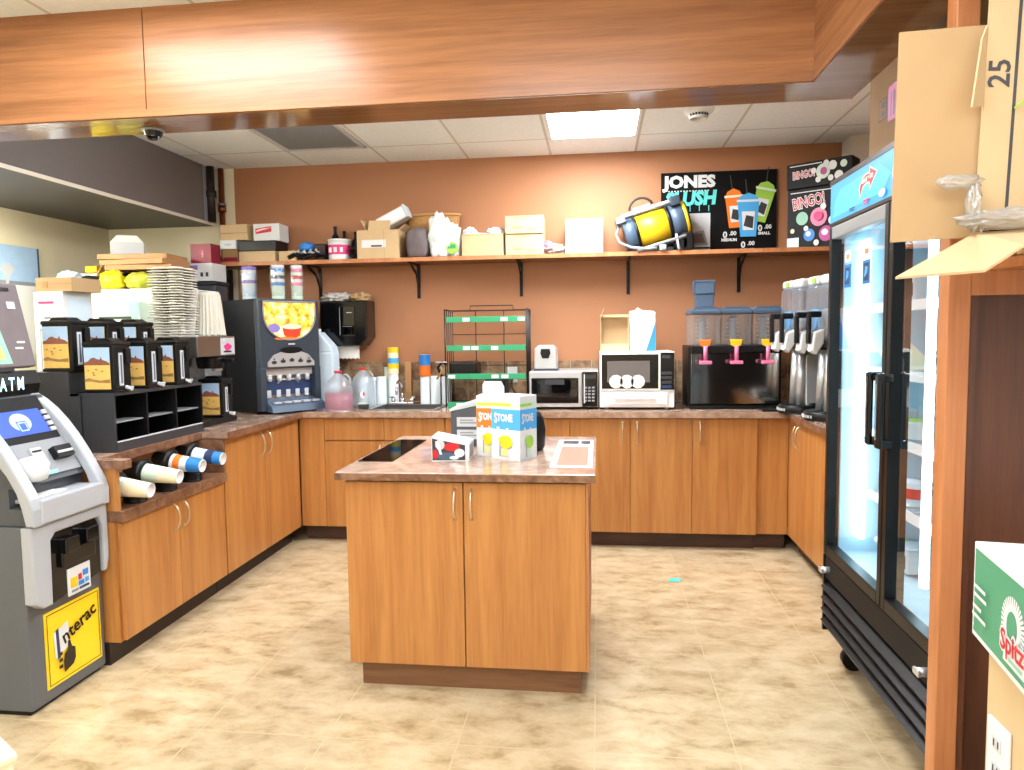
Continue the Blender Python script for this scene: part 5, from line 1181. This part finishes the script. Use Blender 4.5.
# ------------------------------------------------------------------ wood cubby, boxes and checkout counter on the near side
cu = thing('wood_cubby', 'tall timber post and open wood cubby beside the glass door fridge', 'cubby', (1.25, 1.8, 0))
M('cubby_wood').box(.845, .898, 1.85, 1.90, 0, BZ-.005, bev=.003).done('post', cu, True)
M('cubby_wood').box(.898, 1.85, 1.852, 1.90, 1.512, 1.62).done('header', cu, True)
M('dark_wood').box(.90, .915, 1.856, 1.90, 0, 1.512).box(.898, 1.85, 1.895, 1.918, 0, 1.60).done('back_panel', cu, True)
M('cubby_wood').box(.935, 1.85, 1.30, 1.91, 1.57, 1.595, bev=.003).done('top_board', cu, True)
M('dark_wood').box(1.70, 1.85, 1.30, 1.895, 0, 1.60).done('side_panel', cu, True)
bc_ = thing('cardboard_box', 'large open cardboard box marked 25 on top of the wood cubby', 'box', (1.15, 1.6, 1.626))
q = M('cardboard_light')
q.box(.868, 1.30, 1.745, 1.755, 1.655, 2.27).box(.94, 1.30, 1.35, 1.745, 1.597, 1.63)
q.box(1.295, 1.305, 1.35, 1.755, 1.63, 2.27).box(.862, 1.30, 1.349, 1.357, 1.63, 1.66)
q.done('box', bc_, True)
q = M('cardboard_light', rot_m((.845, 1.738, 1.662), 0, 0, .034)); q.box(0, .22, 0, .006, 0, .61)
S = Sheet(q, (0, 0, 0), X, Z)
S.rect(.060, .067, .0, .61, 'stand_grey').text('25', .064, .031, .335, 'stand_grey', wt=.001, rot=PI/2)
q.done('front_panel', bc_, True)['label'] = 'tan front panel printed 25 beside a dark stripe'
def sheet_part(name, parent, polys, m, th=.005, label=None):
    q = M(m); vs = {}
    for P_ in polys: q.face([vs.setdefault(p, None) or vs.__setitem__(p, q.v(p)) or vs[p] for p in P_])
    o = q.done(name, parent, True)
    md = o.modifiers.new('thick', 'SOLIDIFY'); md.thickness = th; md.offset = 0
    if label: o['label'] = label
    return o
sheet_part('side_flap', bc_, [((.684, 1.765, 2.106), (.862, 1.752, 2.106), (.862, 1.752, 1.64), (.676, 1.765, 1.634))], 'cardboard', .006, 'broad tan flap folded out to the side')
sheet_part('inner_flap', bc_, [((.842, 1.728, 2.07), (.812, 1.70, 1.915), (.853, 1.736, 1.925), (.856, 1.738, 2.10))], 'cardboard_light', .004)
sheet_part('lower_flap', bc_, [((.845, 1.735, 1.645), (.5855, 1.5, 1.534), (.751, 1.5, 1.544)), ((.845, 1.735, 1.645), (.751, 1.5, 1.544), (.82, 1.5, 1.591), (.95, 1.735, 1.65)), ((.95, 1.735, 1.65), (.82, 1.5, 1.591), (1.03, 1.5, 1.70), (1.2, 1.735, 1.66))], 'cardboard_light', .005, 'pale tan flap hanging open over the cubby edge')
M('packing_film').blob((.90, 1.70, 1.672), (.10, .03, .022), .35, 6, 81, sub=4).blob((.825, 1.705, 1.70), (.014, .02, .05), .35, 6, 82, sub=4).blob((.80, 1.712, 1.757), (.045, .014, .016), .35, 6, 83, sub=4).done('packing_film', bc_, True)['label'] = 'crumpled clear packing film'
sheet_part('green_tape', bc_, [((.915, 1.73, 1.915), (.96, 1.728, 1.945), (.96, 1.728, 1.952), (.915, 1.73, 1.92))], 'lime', .002)
# checkout counter with the seed box
ck = thing('checkout_counter', 'beige painted checkout counter end with a wall outlet, under the green seed box', 'counter', (1.0, .7, 0))
M('beige_paint').box(.66, 1.5, .1, 1.262, .0, .885).done('body', ck, True)
M('beige_paint').box(.655, 1.5, .1, 1.267, .885, .898, bev=.003).done('top', ck, True)
ot = M('white').box(.654, .66, 1.185, 1.25, .665, .78, bev=.003)
for z in (.70, .745): ot.box(.652, .6545, 1.205, 1.23, z-.012, z+.012, 'light_grey', bev=.002).box(.6515, .6525, 1.222, 1.225, z-.006, z+.006, 'black').box(.6515, .6525, 1.21, 1.213, z-.006, z+.006, 'black')
ot.done('outlet', ck, True)['label'] = 'white electric outlet'
sbx = thing('seed_box', 'green and white sunflower seed box with red lettering on the beige counter', 'box', (.65, 1.3, .899), math.radians(-9.5))
q = M('white').box(0, .32, -.55, 0, 0, .165, bev=.002)
S = Sheet(q, (0, 0, 0), -Y, Z)
S.rect(.008, .54, .010, .155, 'box_green')
cx_, cy_ = .178, .082
for k in range(34):
    a = 2*PI*k/34; S.k = 2; S.poly([(cx_+.026*math.cos(a-.09), cy_+.026*math.sin(a-.09)), (cx_+.026*math.cos(a+.09), cy_+.026*math.sin(a+.09)), (cx_+.045*math.cos(a+.06), cy_+.046*math.sin(a+.06)), (cx_+.045*math.cos(a-.06), cy_+.046*math.sin(a-.06))], 'white')
S.k = 3; S.ell(cx_, cy_, .033, .034, 'white').ell(cx_, cy_, .02, .024, 'box_green')
S.poly([(.150, .022), (.245, .022), (.24, .045), (.155, .045)], 'white').rect(.16, .225, .028, .034, 'teal_green')
S.text('Spitz', .045, .187, .054, 'white', wt=.005, sx=1.05, rot=.03).text('Spitz', .045, .187, .054, 'red', wt=.001, sx=1.05, rot=.03)
for v_, w1 in ((.092, .075), (.078, .082), (.058, .062), (.044, .085)): S.rect(.022, w1, v_, v_+.006, 'white')
q.box(.0, .32, -.28, -.272, .1652, .1656, 'light_grey')
q.done('carton', sbx)
# low cream bin at the photographer's side
cbn = thing('cream_bin', 'pale cream box on the floor in front of the cash machine, mostly cut off', 'bin', (-1.667, 1.498, 0), math.radians(-31.5))
M('cream').box(-.148, .148, -.148, .148, 0, .375, bev=.012).done('body', cbn)
M('cream').box(-.155, .155, -.155, .155, .372, .40, bev=.01).done('lid', cbn)
tag(M('turquoise').prism([(.40, 4.06), (.45, 4.055), (.475, 4.085), (.46, 4.12), (.415, 4.115), (.395, 4.09)], 'z', .0005, .002).done('floor_sticker', org=(.43, 4.09, 0)), 'small turquoise sticker stuck flat on the floor tiles', 'sticker')

# ------------------------------------------------------------------ camera, world, exposure
f_, yaw, pit, rol = 709.1022, .1216, .0728, -.0131
Fv = Vector((-math.sin(yaw)*math.cos(pit), math.cos(yaw)*math.cos(pit), -math.sin(pit)))
Rv = Vector((math.cos(yaw), math.sin(yaw), 0)); Uv = Rv.cross(Fv)
R2 = Rv*math.cos(rol)+Uv*math.sin(rol); U2 = -Rv*math.sin(rol)+Uv*math.cos(rol)
cd = bpy.data.cameras.new('camera'); cd.sensor_width = 36; cd.lens = f_/1024*36; cd.clip_start = .05
co = bpy.data.objects.new('camera', cd); C.objects.link(co)
mw = Matrix((R2, U2, -Fv)).transposed().to_4x4(); mw.translation = (0, 0, 1.4348)
co.matrix_world = mw
SC.camera = co
w = bpy.data.worlds.new('world'); SC.world = w; w.use_nodes = True
w.node_tree.nodes['Background'].inputs[0].default_value = (1, .97, .93, 1)
w.node_tree.nodes['Background'].inputs[1].default_value = .75
SC.view_settings.view_transform = 'Standard'; SC.view_settings.look = 'None'
SC.view_settings.exposure = 1.3; SC.view_settings.gamma = 1; SC.view_settings.use_curve_mapping = False
SC.cycles.max_bounces = 10; SC.cycles.transparent_max_bounces = 24
SC.cycles.sample_clamp_indirect = 6
SC.cycles.use_denoising = True
